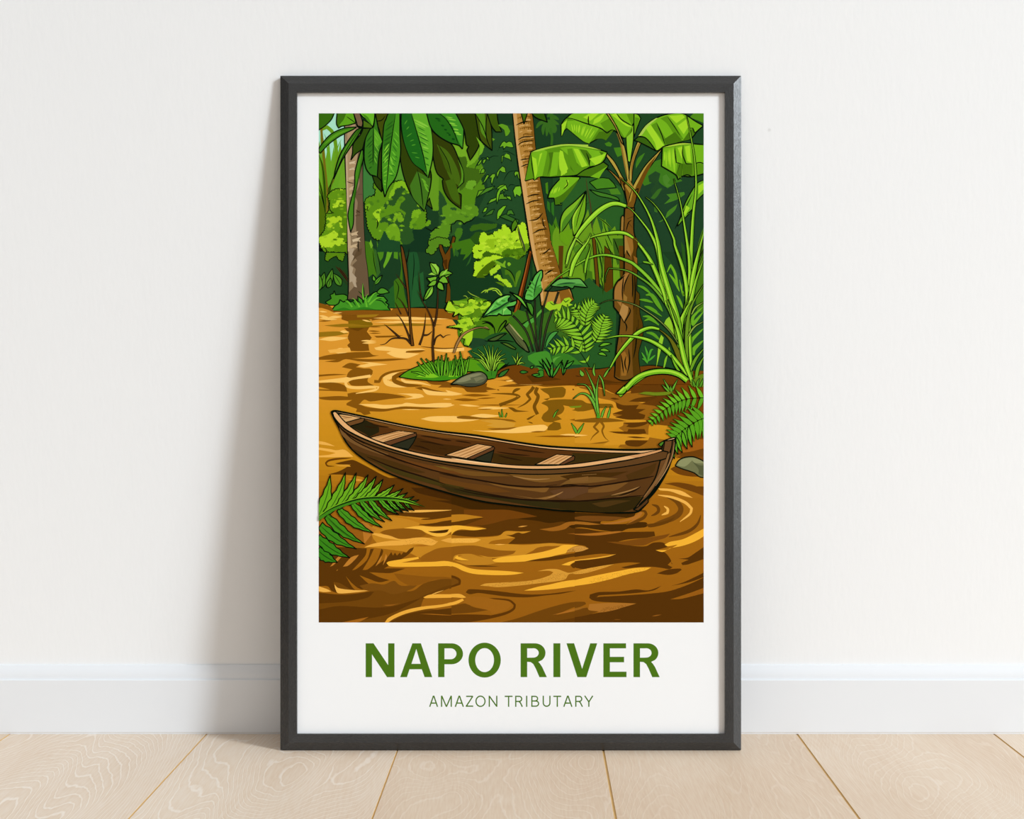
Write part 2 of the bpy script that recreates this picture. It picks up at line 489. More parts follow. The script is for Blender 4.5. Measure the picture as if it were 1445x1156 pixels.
def scallop(tile, col, s, r=2.2, o=0.0, seed=1, oc=None):
    """leafy outline: the polygon's edges grow small rounded lobes"""
    rn = random.Random(seed)
    p_ = PTS(tile, s); out = []
    ar = sum(p_[i - 1][0] * p_[i][1] - p_[i][0] * p_[i - 1][1] for i in range(len(p_)))
    sg = 1 if ar > 0 else -1
    for i in range(len(p_)):
        a, b = p_[i], p_[(i + 1) % len(p_)]
        d = math.hypot(b[0] - a[0], b[1] - a[1]); n = max(1, int(d / (r * 1.9)))
        nx, ny = (b[1] - a[1]) / (d or 1) * sg, -(b[0] - a[0]) / (d or 1) * sg
        for k in range(n):
            h = r * rn.uniform(0.5, 1.2); off = rn.uniform(-0.15, 0.15)
            for u, hh in ((0.04, 0.0), (0.2, 0.7), (0.5 + off, 1.0), (0.8, 0.7)):
                s_ = (k + u) / n
                out.append((a[0] + (b[0] - a[0]) * s_ + nx * hh * h, a[1] + (b[1] - a[1]) * s_ + ny * hh * h))
    cur.poly(out, col)
    if o: ring(out, o * 1.4, oc or OUT)

def fern(tile, rachis, ll, n, col, back=None, w=2.2, sweep=0.6, o=0.7, rib=None, sides=(1, -1), prof=None, droop=0.25):
    """frond: leaflets along both sides of a curved rib; ll = longest leaflet (pixels)"""
    p_ = smooth(PTS(tile, rachis), closed=False, sub=10)
    prof = prof or (lambda u: math.sin(math.pi * (0.12 + 0.86 * u)) ** 0.7)
    m = len(p_) - 1
    for sd in sides:
        c_ = col if sd == 1 or back is None else back
        for k in range(n):
            u = (k + 0.5) / n
            i = u * m; i0 = min(int(i), m - 1); fr_ = i - i0
            q = (p_[i0][0] + (p_[i0 + 1][0] - p_[i0][0]) * fr_, p_[i0][1] + (p_[i0 + 1][1] - p_[i0][1]) * fr_)
            dx, dy = p_[i0 + 1][0] - p_[i0][0], p_[i0 + 1][1] - p_[i0][1]; l = math.hypot(dx, dy) or 1
            dx, dy = dx / l, dy / l
            nx, ny = -dy * sd, dx * sd
            L_ = ll * prof(u) + 0.6
            e = (q[0] + L_ * (nx * math.cos(sweep) + dx * math.sin(sweep)), q[1] + L_ * (ny * math.cos(sweep) + dy * math.sin(sweep)))
            mid = ((q[0] + e[0]) / 2 + nx * L_ * droop * 0.5, (q[1] + e[1]) / 2 + ny * L_ * droop * 0.5)
            path = smooth([q, mid, e], closed=False, sub=4)
            ww = w * (0.5 + 0.5 * prof(u))
            f = lambda s_: ww * (0.55 + 0.75 * math.sin(math.pi * min(1, s_ * 1.1 + 0.1))) * (1 - s_ ** 2.2) + 0.15
            if o: ribbon(path, lambda s_: f(s_) + 1.5 * o, OUT)
            ribbon(path, f, c_)
    if rib is not None: Ln_px(p_, 0.9, rib)

def Ln_px(p_, w, col):
    ribbon(p_, lambda s_: w * (1.15 - 0.7 * s_), col)

# multi-tile paths: "C1:130,350 180,345 C2:0,500 ..."; where the columns of the lower tiles overlap each keeps its own span
_PTS = PTS
SPAN = {'1': (-9e9, 637.0), '2': (637.0, 811.0), '3': (811.0, 9e9)}
def PTS(tile, s):
    if isinstance(s, str) and ':' in s:
        tiles = {w.split(':')[0] for w in s.split() if ':' in w}
        cut = len({t_[1] for t_ in tiles}) > 1 and all(t_[0] in 'CD' for t_ in tiles)
        out = []
        for w in s.split():
            if ':' in w: tile, w = w.split(':')
            q = _PTS(tile, w)[0]
            if not cut or SPAN[tile[1]][0] < q[0] <= SPAN[tile[1]][1]: out.append(q)
        return out
    return _PTS(tile, s)

def column(tile):
    """keep what is printed next inside the tile's own column"""
    AR.span = SPAN[tile[1]] if tile else (-9e9, 9e9)

def K(tile, col, x0, y0, x1, y1, h, k=0.45):
    """ripple: lens between two points, h high"""
    mx, my = x0 + (x1 - x0) * k, y0 + (y1 - y0) * k
    q = x0 + (x1 - x0) * 0.2, y0 + (y1 - y0) * 0.2
    r_ = x0 + (x1 - x0) * 0.8, y0 + (y1 - y0) * 0.8
    A(tile, col, [(x0, y0), (q[0], q[1] - h * .36), (mx, my - h / 2), (r_[0], r_[1] - h * .2), (x1, y1), (r_[0], r_[1] + h * .3), (mx, my + h / 2), (q[0], q[1] + h * .25)], corner=80)

def R(tile, col, s, w, taper='both', k=None):
    """broad brush stroke along a path, w in tile units"""
    kk = TILES[tile][2]
    p_ = smooth(PTS(tile, s), closed=False, sub=5)
    w = w / kk
    fn = {'both': lambda u: w * math.sin(math.pi * min(max(u, 0.02), 0.98)) ** 0.55, 'none': lambda u: w,
          'end': lambda u: w * (1 - u) ** 0.6 + 0.1, 'start': lambda u: w * u ** 0.6 + 0.1}[taper]
    ribbon(p_, fn, col)

def grain(tile, col, s, n, seed, rr=(1.2, 3.2)):
    """stippled print texture inside a shape"""
    rn = random.Random(seed); p_ = PTS(tile, s); kk = TILES[tile][2]
    xs = [q[0] for q in p_]; ys = [q[1] for q in p_]
    def inside(x, y):
        c_ = False
        for i in range(len(p_)):
            a, b = p_[i - 1], p_[i]
            if (a[1] > y) != (b[1] > y) and x < (b[0] - a[0]) * (y - a[1]) / (b[1] - a[1]) + a[0]: c_ = not c_
        return c_
    k = 0
    while k < n:
        x, y = rn.uniform(min(xs), max(xs)), rn.uniform(min(ys), max(ys))
        if inside(x, y):
            r_ = rn.uniform(*rr) / kk; a = rn.uniform(0, 3)
            cur.poly([(x + r_ * 1.5 * math.cos(a), y + r_ * math.sin(a)), (x + r_ * math.cos(a + 2), y + r_ * math.sin(a + 2)), (x + r_ * math.cos(a + 4), y + r_ * math.sin(a + 4))], col)
            k += 1

def lf(tile, col, base, tip, w, bend=0.0, o=0.8, rib=None, oc=None, belly=0.42):
    """pointed leaf between two points, w wide (tile units)"""
    (x0, y0), (x1, y1) = base, tip
    dx, dy = x1 - x0, y1 - y0; l = math.hypot(dx, dy); nx, ny = -dy / l, dx / l
    c = lambda u, v: (x0 + dx * u + nx * (v * w / 2 + bend * math.sin(math.pi * u)), y0 + dy * u + ny * (v * w / 2 + bend * math.sin(math.pi * u)))
    pts = [c(0, 0), c(belly * .45, .75), c(belly, 1), c(belly + (1 - belly) * .55, .62), c(1, 0), c(belly + (1 - belly) * .55, -.62), c(belly, -1), c(belly * .45, -.75)]
    A(tile, col, pts, o=o, oc=oc, corner=75)
    if rib: Ln(tile, [c(0.05, 0), c(0.3, 0), c(0.6, 0), c(0.9, 0)], 0.6, rib)

def stripes(tile, col, a0, a1, b0, b1, n, w, seed=0, lo=0.0, hi=1.0):
    """n pointed strokes running from edge a0-a1 to edge b0-b1"""
    rn = random.Random(seed)
    for i in range(n):
        u = (i + 0.5 + rn.uniform(-.3, .3)) / n
        p0 = (a0[0] + (a1[0] - a0[0]) * u, a0[1] + (a1[1] - a0[1]) * u); p1 = (b0[0] + (b1[0] - b0[0]) * u, b0[1] + (b1[1] - b0[1]) * u)
        s0, s1 = lo + rn.uniform(0, .2), hi - rn.uniform(0, .35)
        q0 = (p0[0] + (p1[0] - p0[0]) * s0, p0[1] + (p1[1] - p0[1]) * s0); q1 = (p0[0] + (p1[0] - p0[0]) * s1, p0[1] + (p1[1] - p0[1]) * s1)
        R(tile, col, [q0, ((q0[0] + q1[0]) / 2, (q0[1] + q1[1]) / 2), q1], w * rn.uniform(.6, 1.2))

def leafy(tile, col, s, r=1.25, seed=[0], **k):
    """patch of foliage with a lobed rim"""
    seed[0] += 1
    scallop(tile, col, s, r, 0.0, 100 + seed[0])

def leaves(tile, s, cols, n, size, seed):
    """small lobed leaf clumps scattered inside a shape"""
    rn = random.Random(seed); p_ = PTS(tile, s); kk = TILES[tile][2]
    xs = [q[0] for q in p_]; ys = [q[1] for q in p_]
    def inside(x, y):
        c_ = False
        for i in range(len(p_)):
            a, b = p_[i - 1], p_[i]
            if (a[1] > y) != (b[1] > y) and x < (b[0] - a[0]) * (y - a[1]) / (b[1] - a[1]) + a[0]: c_ = not c_
        return c_
    k = 0
    while k < n:
        x, y = rn.uniform(min(xs), max(xs)), rn.uniform(min(ys), max(ys))
        if not inside(x, y): continue
        k += 1
        m = rn.randint(6, 9); a0 = rn.uniform(0, 6.3); w, h = size * rn.uniform(.6, 1.3) / kk, size * rn.uniform(.4, .8) / kk
        pts = []
        for i in range(m * 2):
            a = a0 + math.pi * i / m; f = (1.0 if i % 2 else 0.62) * rn.uniform(.8, 1.15)
            pts.append((x + w * f * math.cos(a), y + h * f * math.sin(a)))
        cur.poly(smooth(pts, corner=120), rn.choice(cols))

# inks
K0 = OUT
d0, d1, d2, d3 = (19, 50, 35), (26, 62, 38), (38, 82, 38), (44, 100, 42)
g1, g2, g3, g4, g5, g6 = (60, 106, 22), (78, 130, 26), (98, 154, 32), (124, 184, 36), (160, 212, 46), (188, 228, 64)
o1, o2, o3 = (46, 70, 14), (54, 90, 18), (66, 118, 30)
teal = (58, 124, 64)
wl, wh = (250, 198, 104), (240, 178, 78)
br, bk = (134, 84, 14), (92, 54, 10)

# ---------------------------------------------------------------- water and far jungle grounds
def mixc(a, b, u): return tuple(round(a[i] + (b[i] - a[i]) * u) for i in range(3))
stops = [(415, (222, 152, 52)), (520, (220, 150, 46)), (600, (206, 142, 30)), (650, (196, 134, 26)), (700, (160, 100, 20)), (760, (160, 100, 20)), (880, (150, 92, 20))]
y = 415
while y < 880:
    for (ya, ca), (yb, cb_) in zip(stops, stops[1:]):
        if ya <= y < yb: cc = mixc(ca, cb_, (y - ya) / (yb - ya))
    cur.poly([(440, y), (1000, y), (1000, y + 9), (440, y + 9)], cc); y += 8
A('G', d1, "440,150 1000,150 1000,523 800,523 700,528 690,520 630,440 560,434 440,425", sm=False)

# left strip: sky, palms
A('A1', (160, 228, 224), "20,20 262,20 262,430 20,430", sm=False)
A('A1', (92, 158, 40), "20,470 60,400 100,470 150,420 200,470 262,420 262,1156 20,1156")
A('A1', (74, 124, 24), "20,620 90,560 160,600 262,540 262,1156 20,1156")
A('A1', (104, 168, 38), "100,560 120,480 180,500 230,520 250,560 200,560 180,575 130,560")
A('A1', (100, 164, 42), "20,330 34,250 50,400 66,230 84,400 112,250 128,420 150,300 168,430 205,260 222,400 262,320 262,700 20,700", corner=30)
R('A1', g3, "45,160 95,140 140,185 165,280 172,420 150,600", 30, 'none')
for s, w in (("110,640 105,430 90,250 70,190", 18), ("130,620 150,430 185,300 212,240", 20), ("160,620 185,460 240,300", 22), ("100,640 60,430 40,200", 20), ("90,660 40,480 24,300", 24), ("150,640 120,480 118,330", 16), ("170,640 215,480 262,380", 20)):
    R('A1', (96, 162, 40), s, w, 'end')
R('A1', (116, 104, 24), "48,150 62,320 82,520 100,720 96,860", 20, 'none')
R('A1', (100, 92, 22), "150,560 120,640 104,760", 16, 'none')
for s, w in (("30,370 60,470 76,640 84,830", 26), ("28,560 55,680 82,830", 22), ("150,540 120,640 108,780", 18), ("40,840 60,900 70,960", 18)):
    R('A1', (70, 112, 18), s, w); Ln('A1', s, 0.8)
A('A1', (74, 108, 16), "20,700 50,740 80,830 70,950 40,1030 20,1060")
Ln('A1', "28,640 50,700 75,800 82,850", 0.9); Ln('A1', "110,720 105,650 130,600 150,540", 0.8)
A('A1', K0, "20,1080 60,1110 90,1120 110,1156 20,1156", sm=False)
A('B1', (28, 70, 36), "20,90 262,90 262,520 20,520", sm=False)

# behind the big leaves: paler greens
leafy('A1', teal, "385,420 480,520 480,640 500,690 420,720 390,760")
leafy('A1', (82, 150, 52), "480,520 700,430 760,600 640,620 560,680 500,640")
leafy('A1', (94, 152, 36), "880,560 960,420 1080,300 1214,260 1214,800 960,820 900,700")
leafy('A2', (80, 138, 28), "0,400 100,280 200,180 260,300 340,270 360,330 320,380 400,420 420,470 370,480 370,520 330,560 370,640 290,720 280,800 0,860")
leafy('A2', (108, 170, 42), "110,280 190,250 210,180 215,250 255,290 235,330 330,260 365,300 320,380 280,430 220,465 215,390 160,380")
leafy('A2', (60, 102, 24), "160,390 215,385 225,430 215,470 330,490 370,480 360,530 300,610 280,640 230,600 170,660 160,560")
leafy('A2', (100, 164, 44), "215,620 240,580 290,580 300,610 270,625 270,650 225,640")
leafy('A2', (106, 172, 40), "330,490 355,475 372,490 365,515 335,520")
leafy('A2', (34, 76, 44), "360,330 480,130 600,130 660,640 700,950 520,930 470,1000 300,1020 330,800 400,640 380,500 320,400")

# dark forest floor with upright leaves (B1)
A('B1', d1, "405,0 1214,0 1214,560 440,545", sm=False)
A('B1', (62, 118, 26), "400,0 450,10 480,90 500,300 470,270 430,300 410,120")
A('B1', (50, 100, 40), "480,60 520,100 530,260 500,300")
A('B1', (58, 110, 24), "640,330 660,310 690,300 700,200 680,100 700,80 720,380 755,545 640,545")
A('B1', (74, 140, 34), "640,90 672,75 674,150 640,140"); A('B1', (110, 172, 46), "452,-10 470,40 455,64 440,20")
A('B1', (96, 164, 40), "590,60 606,95 628,90 600,160 560,225 555,200 575,140"); A('B1', (70, 132, 32), "500,-10 520,60 560,70 552,130 530,165 510,100")
A('B1', (30, 84, 48), "755,100 800,60 830,100 850,200 850,545 770,545")
A('B1', (34, 92, 50), "800,300 880,250 900,545 780,545"); A('B1', (24, 74, 44), "1110,40 1214,60 1214,160 1180,120 1130,120")
A('B1', (34, 92, 40), "560,440 640,360 650,545 590,545"); A('B1', (40, 100, 46), "1140,60 1200,100 1190,160 1160,110")
for s in ("470,80 480,180 500,270", "500,90 520,170 530,250", "650,320 680,380 660,480", "800,100 805,200 790,400", "830,300 850,400", "740,180 742,240 760,300"):
    Ln('B1', s, 0.8)
Ln('B1', "600,550 760,548 900,542 1050,556", 1.1)

# round-crowned bush in the middle distance
scallop('A1', (86, 144, 28), "405,745 430,715 485,705 495,650 475,615 490,600 545,665 640,595 690,580 740,600 765,690 860,740 900,830 900,1010 800,1090 700,1098 570,1080 470,1040 430,960 415,860", 2.0, 0.9, 3)
leafy('A1', (124, 186, 36), "640,640 650,600 700,580 740,600 750,640 760,680 730,660 700,640 655,670 640,710 600,720 620,660")
leafy('A1', (40, 84, 38), "650,660 675,640 695,640 700,620 715,640 735,650 730,685 775,690 830,730 880,760 890,830 850,815 800,840 780,880 800,960 790,1000 810,1040 790,1090 720,1100 695,1060 690,980 670,940 630,930 600,960 600,920 560,910 530,920 550,880 640,850 690,830 720,860 715,910 745,840 690,800 700,770 740,730 720,700 690,700 660,745 640,780 590,770 570,810 562,780 590,745 640,735 620,710 650,700")
leafy('A1', (98, 158, 30), "770,960 780,910 830,870 830,890 805,920 795,965"); leafy('A1', (112, 174, 34), "785,870 800,825 850,812 862,840 835,860 840,880 810,870 790,885")
leafy('A1', (98, 158, 30), "905,920 930,900 940,920 915,950 900,945"); leafy('A1', (112, 170, 34), "640,880 690,835 705,870 720,900 690,915 665,880 640,920")
leafy('A1', (150, 208, 44), "470,850 500,820 535,808 520,845 525,900 505,915 490,870"); leafy('A1', (110, 172, 34), "405,790 430,770 460,775 440,800 420,810")
leafy('A1', (104, 164, 32), "560,1000 610,940 650,930 685,980 690,1060 650,1070 655,1020 620,1030 610,1070 580,1040")
Ln('A1', "415,790 430,790 420,815 435,825", 0.9); Ln('A1', "500,890 510,930 500,970", 1.2); Ln('A1', "650,850 690,840", 0.8); Ln('A1', "690,572 705,570", 1.2)
leafy('A1', (20, 54, 36), "795,990 820,960 860,985 905,950 945,1000 930,1050 950,1080 900,1156 700,1156 700,1105 770,1100 810,1060")
leafy('A1', (28, 74, 44), "520,1090 565,990 600,1060 690,1080 700,1156 500,1156")
leaves('A1', "420,740 560,690 720,620 860,760 880,900 640,1060 470,1020", [(104, 164, 34), (72, 126, 30), (118, 178, 38)], 26, 24, 5)
# second crown to its right
scallop('A2', (84, 142, 34), "-60,1000 0,960 60,885 25,850 20,790 65,765 110,800 180,770 240,790 270,770 312,800 316,860 290,862 270,880 255,905 205,925 150,905 100,930 60,1060 30,1110 -80,1090", 2.0, 0.0, 5)
leafy('A2', (40, 84, 42), "90,800 130,800 140,815 100,812"); leafy('A2', (40, 84, 42), "100,930 150,905 200,930 190,960 140,1010 90,1030")
leafy('A2', (34, 76, 42), "0,660 40,720 60,770 20,790 20,850 50,880 0,940"); leafy('A2', (24, 60, 38), "190,930 260,900 290,870 470,930 520,950 340,1010 200,1100 150,1050")
leafy('A2', (52, 100, 26), "250,980 270,945 340,930 430,935 470,930 460,960 370,985 330,970 260,990"); leafy('A2', (40, 84, 24), "215,1090 300,1000 420,1000 330,1156 215,1156")
leafy('A2', (60, 116, 30), "130,1000 150,965 185,970 185,1010 160,1050 135,1100")
leaves('A2', "20,800 180,780 310,810 260,900 60,1000 0,960", [(104, 164, 40), (66, 118, 32), (96, 156, 38)], 16, 22, 6)
for s in ("80,935 120,930 140,905 180,910 200,935 225,915 260,905 290,880", "-120,960 -60,990 -30,960 0,970", "100,930 95,960 100,1010"): Ln('A2', s, 1.2)
scallop('B1', (80, 136, 34), "900,80 930,40 920,10 1000,-30 1090,-10 1100,40 1060,50 1040,30 1010,40 990,60 960,110 925,100", 1.8, 0.8, 8)
# Y-shaped small tree
A('B1', (100, 62, 14), "1012,70 1010,30 1030,30 1060,110 1100,40 1120,-40 1145,-30 1110,120 1090,190 1085,300 1105,400 1108,500 1060,505 1070,420 1070,300 1040,200 1040,150", o=0.8)
A('B1', (72, 42, 8), "1040,160 1075,150 1075,250 1060,215")

# bright bush at far left
scallop('A1', (92, 148, 26), "252,650 205,655 175,645 130,668 100,700 118,740 112,820 88,862 90,930 76,985 40,1040 45,1110 70,1156 262,1156", 1.7, 0.9, 11)
leafy('A1', (80, 132, 20), "140,800 252,740 262,1156 160,1156 170,1040 215,960 200,880 140,870")
leafy('A1', (166, 216, 48), "242,655 205,662 185,645 165,668 130,668 105,700 135,725 180,735 165,770 140,795 175,795 195,760 230,720 245,690")
leafy('A1', (162, 210, 44), "215,885 190,868 170,890 150,870 120,885 95,885 130,915 92,940 112,960 105,985 150,930 175,915 195,905 205,955 222,965 210,915")
leafy('A1', (166, 216, 48), "35,1040 80,1030 100,1020 140,1000 150,985 185,1015 170,1040 160,1055 215,1065 195,1110 150,1090 130,1100 100,1120 85,1095 60,1120 45,1090")
leafy('A1', g3, "185,700 205,700 190,725"); Ln('A1', "120,735 115,800 130,830 150,840 120,845 95,850", 1.0)
scallop('B1', (84, 136, 22), "70,40 110,20 262,20 266,110 240,90 225,165 190,150 175,120 145,130 95,165 80,140 100,80", 1.4, 0.8, 13)
leafy('B1', (166, 216, 48), "30,-20 230,-20 205,25 190,40 160,20 130,55 105,25 80,55 65,30 40,20")
leaves('A1', "60,1000 200,660 250,660 255,1100 100,1110", [(112, 168, 30), (76, 126, 18), (150, 200, 44)], 24, 20, 7)
# plants at the foot of the left palm
for b_, t_, w in (((30, 400), (75, 255), 60), ((90, 380), (140, 225), 56), ((100, 385), (125, 300), 40), ((210, 370), (145, 265), 60), ((25, 410), (30, 270), 60)):
    lf('B1', (74, 138, 40), b_, t_, w, 4, 0.9, K0)
for s in ("165,205 220,270 268,340", "190,215 240,280 268,320", "210,300 268,365", "225,240 260,290"): Ln('B1', s, 1.6, (70, 42, 20)); Ln('B1', s, 0.6)
A('B1', (64, 138, 36), "80,500 130,470 120,440 145,430 155,405 165,440 230,435 262,450 262,520 120,525", o=1.0)

# ---------------------------------------------------------------- left palm trunk
A('G', (142, 120, 90), "A1:238,80 240,360 255,700 262,900 B1:262,60 270,300 268,475 400,480 440,440 425,240 408,120 A1:402,1100 392,880 385,600 385,300 340,80", o=1.1)
A('G', (104, 84, 60), "A1:330,300 385,300 385,600 392,880 402,1100 B1:408,120 425,240 440,440 400,480 268,475 275,420 310,380 340,330 320,280 330,230 300,200 340,160 290,100 340,60 A1:340,1060 330,900 345,760 320,700 360,600 340,470")
A('A1', (190, 164, 128), "245,200 262,360 272,700 285,1000 290,1156 266,1156 258,800 250,500")
A('A1', (170, 142, 104), "260,150 320,110 350,300 330,460 300,620 300,700 270,700 262,400")
for x, y, w, h, c in ((275, 430, 55, 30, 0), (275, 480, 50, 26, 0), (270, 555, 60, 40, 1), (275, 640, 40, 40, 1), (275, 700, 30, 30, 0), (330, 830, 40, 26, 2), (325, 860, 45, 22, 2), (290, 1010, 60, 40, 1), (300, 1060, 70, 40, 0), (285, 1110, 60, 40, 1)):
    A('A1', ((206, 184, 148), (196, 170, 132), (92, 72, 50))[c], [(x, y), (x + w * .5, y - h * .3), (x + w, y - h * .5), (x + w * .8, y), (x + w, y + h * .4), (x + w * .5, y + h * .3), (x + w * .1, y + h * .5)])
for s in ("258,585 285,595 312,600", "345,690 385,688", "280,420 325,415", "275,480 325,472", "330,815 350,830 365,840", "285,1000 330,995", "350,1080 350,1156", "280,1020 310,1035"): Ln('A1', s, 0.9, (60, 44, 26))
A('B1', (176, 156, 128), "275,60 320,60 300,110 330,140 300,160 285,200 310,220 300,260 335,300 330,340 340,380 320,375 300,330 280,340 276,200")
A('B1', (92, 72, 48), "345,70 380,60 375,110 340,130 300,170 320,120"); Ln('B1', "352,-10 350,50 355,90", 0.8)

# grass tuft at its foot
A('B1', (62, 146, 40), "130,570 160,530 190,510 200,480 230,500 260,478 290,500 320,480 350,500 345,450 385,480 390,510 400,460 450,440 480,420 520,410 530,440 500,450 560,455 590,490 570,500 600,520 590,540 615,565 540,570 400,560 260,572", o=1.1)
for s in ("350,410 380,440 395,480 390,510", "385,345 395,400 400,470", "280,470 310,500 330,530", "410,480 440,450 500,430", "460,500 500,470 540,470", "330,470 360,500 375,520", "480,480 540,490 580,530", "230,490 270,520"): Ln('B1', s, 1.2, (20, 58, 20))
for s, w in (("395,480 385,420 388,345", 12), ("430,500 470,440 520,410", 16), ("440,520 500,470 560,460", 14), ("300,540 270,500 240,485", 14), ("360,540 330,490 300,465", 14), ("420,540 410,470 430,430", 14)):
    R('B1', (96, 182, 52), s, w, 'end')
A('B1', (44, 120, 30), "150,568 230,545 300,560 400,540 500,560 590,555 610,566 400,562 260,570")
lf('B1', (72, 146, 44), (500, 420), (605, 420), 50, -12, 0.9); lf('B1', (84, 160, 48), (480, 360), (548, 278), 32, 0, 0.9, K0); lf('B1', (84, 160, 48), (484, 330), (470, 280), 26, 0, 0.9)
Ln('B1', "472,410 478,370 490,320", 1.2, (30, 70, 30))

# ---------------------------------------------------------------- far water (B1)
A('B1', (134, 82, 18), "28,505 120,530 150,572 400,565 615,570 640,552 780,548 1050,556 1120,580 1160,600 1165,645 1110,640 900,625 740,630 520,640 460,650 470,610 300,600 200,600 100,560 28,540")
A('B1', (126, 78, 14), "215,600 470,605 480,640 420,640 300,660 215,640"); A('B1', (126, 78, 14), "235,712 440,705 420,740 460,790 430,830 440,895 380,900 290,898 260,850 282,830 262,790 275,750")
A('B1', (130, 98, 12), "270,650 440,640 470,680 440,705 270,712"); A('B1', (104, 64, 8), "280,715 400,708 350,735")
A('B1', (150, 112, 20), "28,745 180,738 270,755 160,775 28,785"); A('B1', (150, 112, 20), "75,690 270,675 430,690 640,680 720,672 1040,684 900,692 500,695 200,702")
A('B1', (160, 118, 24), "340,605 520,598 480,620 340,625"); A('B1', br, "480,775 720,770 640,785 500,790"); A('B1', br, "28,520 120,535 140,550 28,545")
for a in ((28, 612, 110, 622, 20), (28, 632, 180, 640, 22), (105, 625, 222, 618, 22), (28, 575, 100, 580, 14), (140, 590, 220, 585, 10), (28, 806, 270, 790, 36), (470, 630, 1090, 635, 26), (465, 665, 940, 662, 16), (370, 815, 500, 818, 16), (380, 835, 500, 830, 14), (140, 905, 290, 890, 50), (200, 740, 275, 742, 22), (380, 645, 460, 660, 12), (640, 655, 900, 668, 14)):
    K('B1', wl, *a)
for a in ((28, 655, 130, 650, 10), (430, 700, 540, 700, 10), (430, 735, 530, 738, 12), (440, 755, 540, 752, 10)): K('B1', br, *a)
A('B1', wl, "480,872 560,860 700,880 850,878 900,890 760,895 730,910 850,920 760,955 700,955 640,945 580,915 620,900 500,890")
A('B1', wl, "960,885 1060,880 1214,870 1214,895 1100,908 1000,900"); A('B1', br, "740,900 870,890 900,895 850,910 740,912")
A('B1', br, "28,950 110,930 290,910 440,905 470,930 520,935 430,950 300,960 480,965 640,960 760,965 560,982 380,985 250,965 180,990 75,985 170,970 28,970")
Ln('B1', "860,862 960,872 1060,878 1200,868", 1.2, (110, 66, 14))
A('B1', wl, "340,1020 440,1000 360,985 460,992 590,1008 480,1020 400,1032"); A('B1', br, "215,1030 280,995 370,1010 330,1030 440,1050 470,1080 420,1110 270,1120 300,1090 290,1070 330,1055")
A('B1', br, "28,1092 150,1085 260,1090 120,1100 28,1108"); A('B1', wl, "28,1140 200,1120 300,1105 450,1098 280,1125 250,1156 28,1156")
A('B1', wh, "100,890 280,870 290,905 120,915"); 
# ripples between bank and boat (C1)
column('C1')
A('C1', br, "255,70 265,40 300,10 440,0 470,20 455,62 430,82 430,112 480,140 400,142 300,140 270,110 300,80")
A('C1', br, "28,120 150,115 240,140 260,190 160,185 28,180 28,170 120,172 28,150")
A('C1', br, "28,235 180,225 265,230 262,205 330,195 560,202 690,220 745,236 600,250 450,270 400,255 360,290 420,315 560,330 640,322 700,312 850,316 1055,322 900,332 690,332 560,352 440,350 452,370 400,380 370,360 330,355 340,330 255,300 255,285 300,258 130,260 40,250")
R('C1', wl, "45,112 140,105 240,92 450,62", 24, 'start'); R('C1', wl, "460,60 300,85 245,112 262,146 340,158 450,152 515,155 480,178 330,205", 24)
R('C1', br, "830,0 700,15 600,35 545,65 520,108 480,106", 24, 'start')
R('C1', wl, "755,35 640,55 570,85 590,120 680,138 780,142", 44); R('C1', br, "850,20 700,45 640,75 650,105 740,135 870,142", 36); R('C1', wl, "860,40 740,65 705,90 740,110 850,118 940,140", 22)
A('C1', (130, 80, 16), "900,100 1050,105 1120,120 1214,140 1214,190 1130,160 1000,155 1030,135 950,130")
A('C1', br, "810,158 880,150 960,172 1075,195 980,190 880,180"); A('C1', wl, "870,165 960,185 1080,195 1060,175 1180,205 1190,218 1090,222 940,218 900,205")
A('C1', wl, "665,205 780,205 860,210 888,232 820,246 720,252 800,232 740,215"); A('C1', wl, "350,292 480,290 560,298 700,292 745,280 860,292 1000,282 1115,284 1135,300 1060,318 900,316 740,308 660,318 560,328 470,318")
A('C1', wl, "860,412 950,392 1140,390 1214,405 1214,430 1050,438 940,430"); A('C1', br, "1140,395 1214,388 1214,412 1180,408"); K('C1', wl, 700, 335, 860, 335, 8); K('C1', wl, 1040, 250, 1110, 250, 8); K('C1', wl, 1170, 297, 1240, 300, 14)
A('C1', wh, "28,592 90,605 160,635 28,618"); A('C1', wh, "28,645 120,658 170,668 240,664 310,720 150,725 28,725"); A('C1', (206, 140, 30), "28,664 110,678 165,690 110,705 28,712")
# C2 ripples
column('C2')
A('C2', (124, 76, 14), "430,90 520,95 640,80 540,40 560,0 1214,0 1214,152 1060,140 870,150 780,138 620,150 480,148 600,128 880,128 780,115 600,108")
A('C2', (124, 76, 14), "0,92 100,128 240,150 390,120 385,150 470,172 380,178 400,188 360,196 230,192 190,160 60,150 0,150")
A('C2', wl, "540,100 665,78 640,96 560,108"); A('C2', wl, "620,112 880,124 800,134 640,130")
for a in ((-60, 195, 190, 208, 44), (-60, 300, 125, 298, 40), (310, 325, 575, 322, 22), (-60, 412, 330, 415, 50), (250, 388, 500, 386, 32), (160, 298, 330, 308, 16), (980, 542, 1210, 545, 18)): K('C2', wl, *a)
A('C2', wl, "265,505 400,508 560,498 640,480 720,468 850,460 888,480 850,512 700,524 560,528 400,518")
for a in ((115, 256, 330, 256, 24), (180, 220, 425, 218, 22), (300, 248, 465, 238, 12), (300, 300, 690, 298, 10), (310, 336, 440, 330, 8), (770, 556, 1210, 552, 16), (740, 520, 880, 512, 12), (1060, 420, 1300, 425, 30)): K('C2', (140, 86, 12), *a)
A('C2', (140, 90, 16), "140,395 200,385 330,400 420,405 540,412 600,420 630,438 540,428 440,415 260,415 150,408"); A('C2', (150, 96, 20), "390,490 640,478 560,500 440,502")
A('C2', (210, 152, 50), "330,425 500,420 620,450 600,478 480,485 380,465 440,450")
refl = (116, 76, 12)
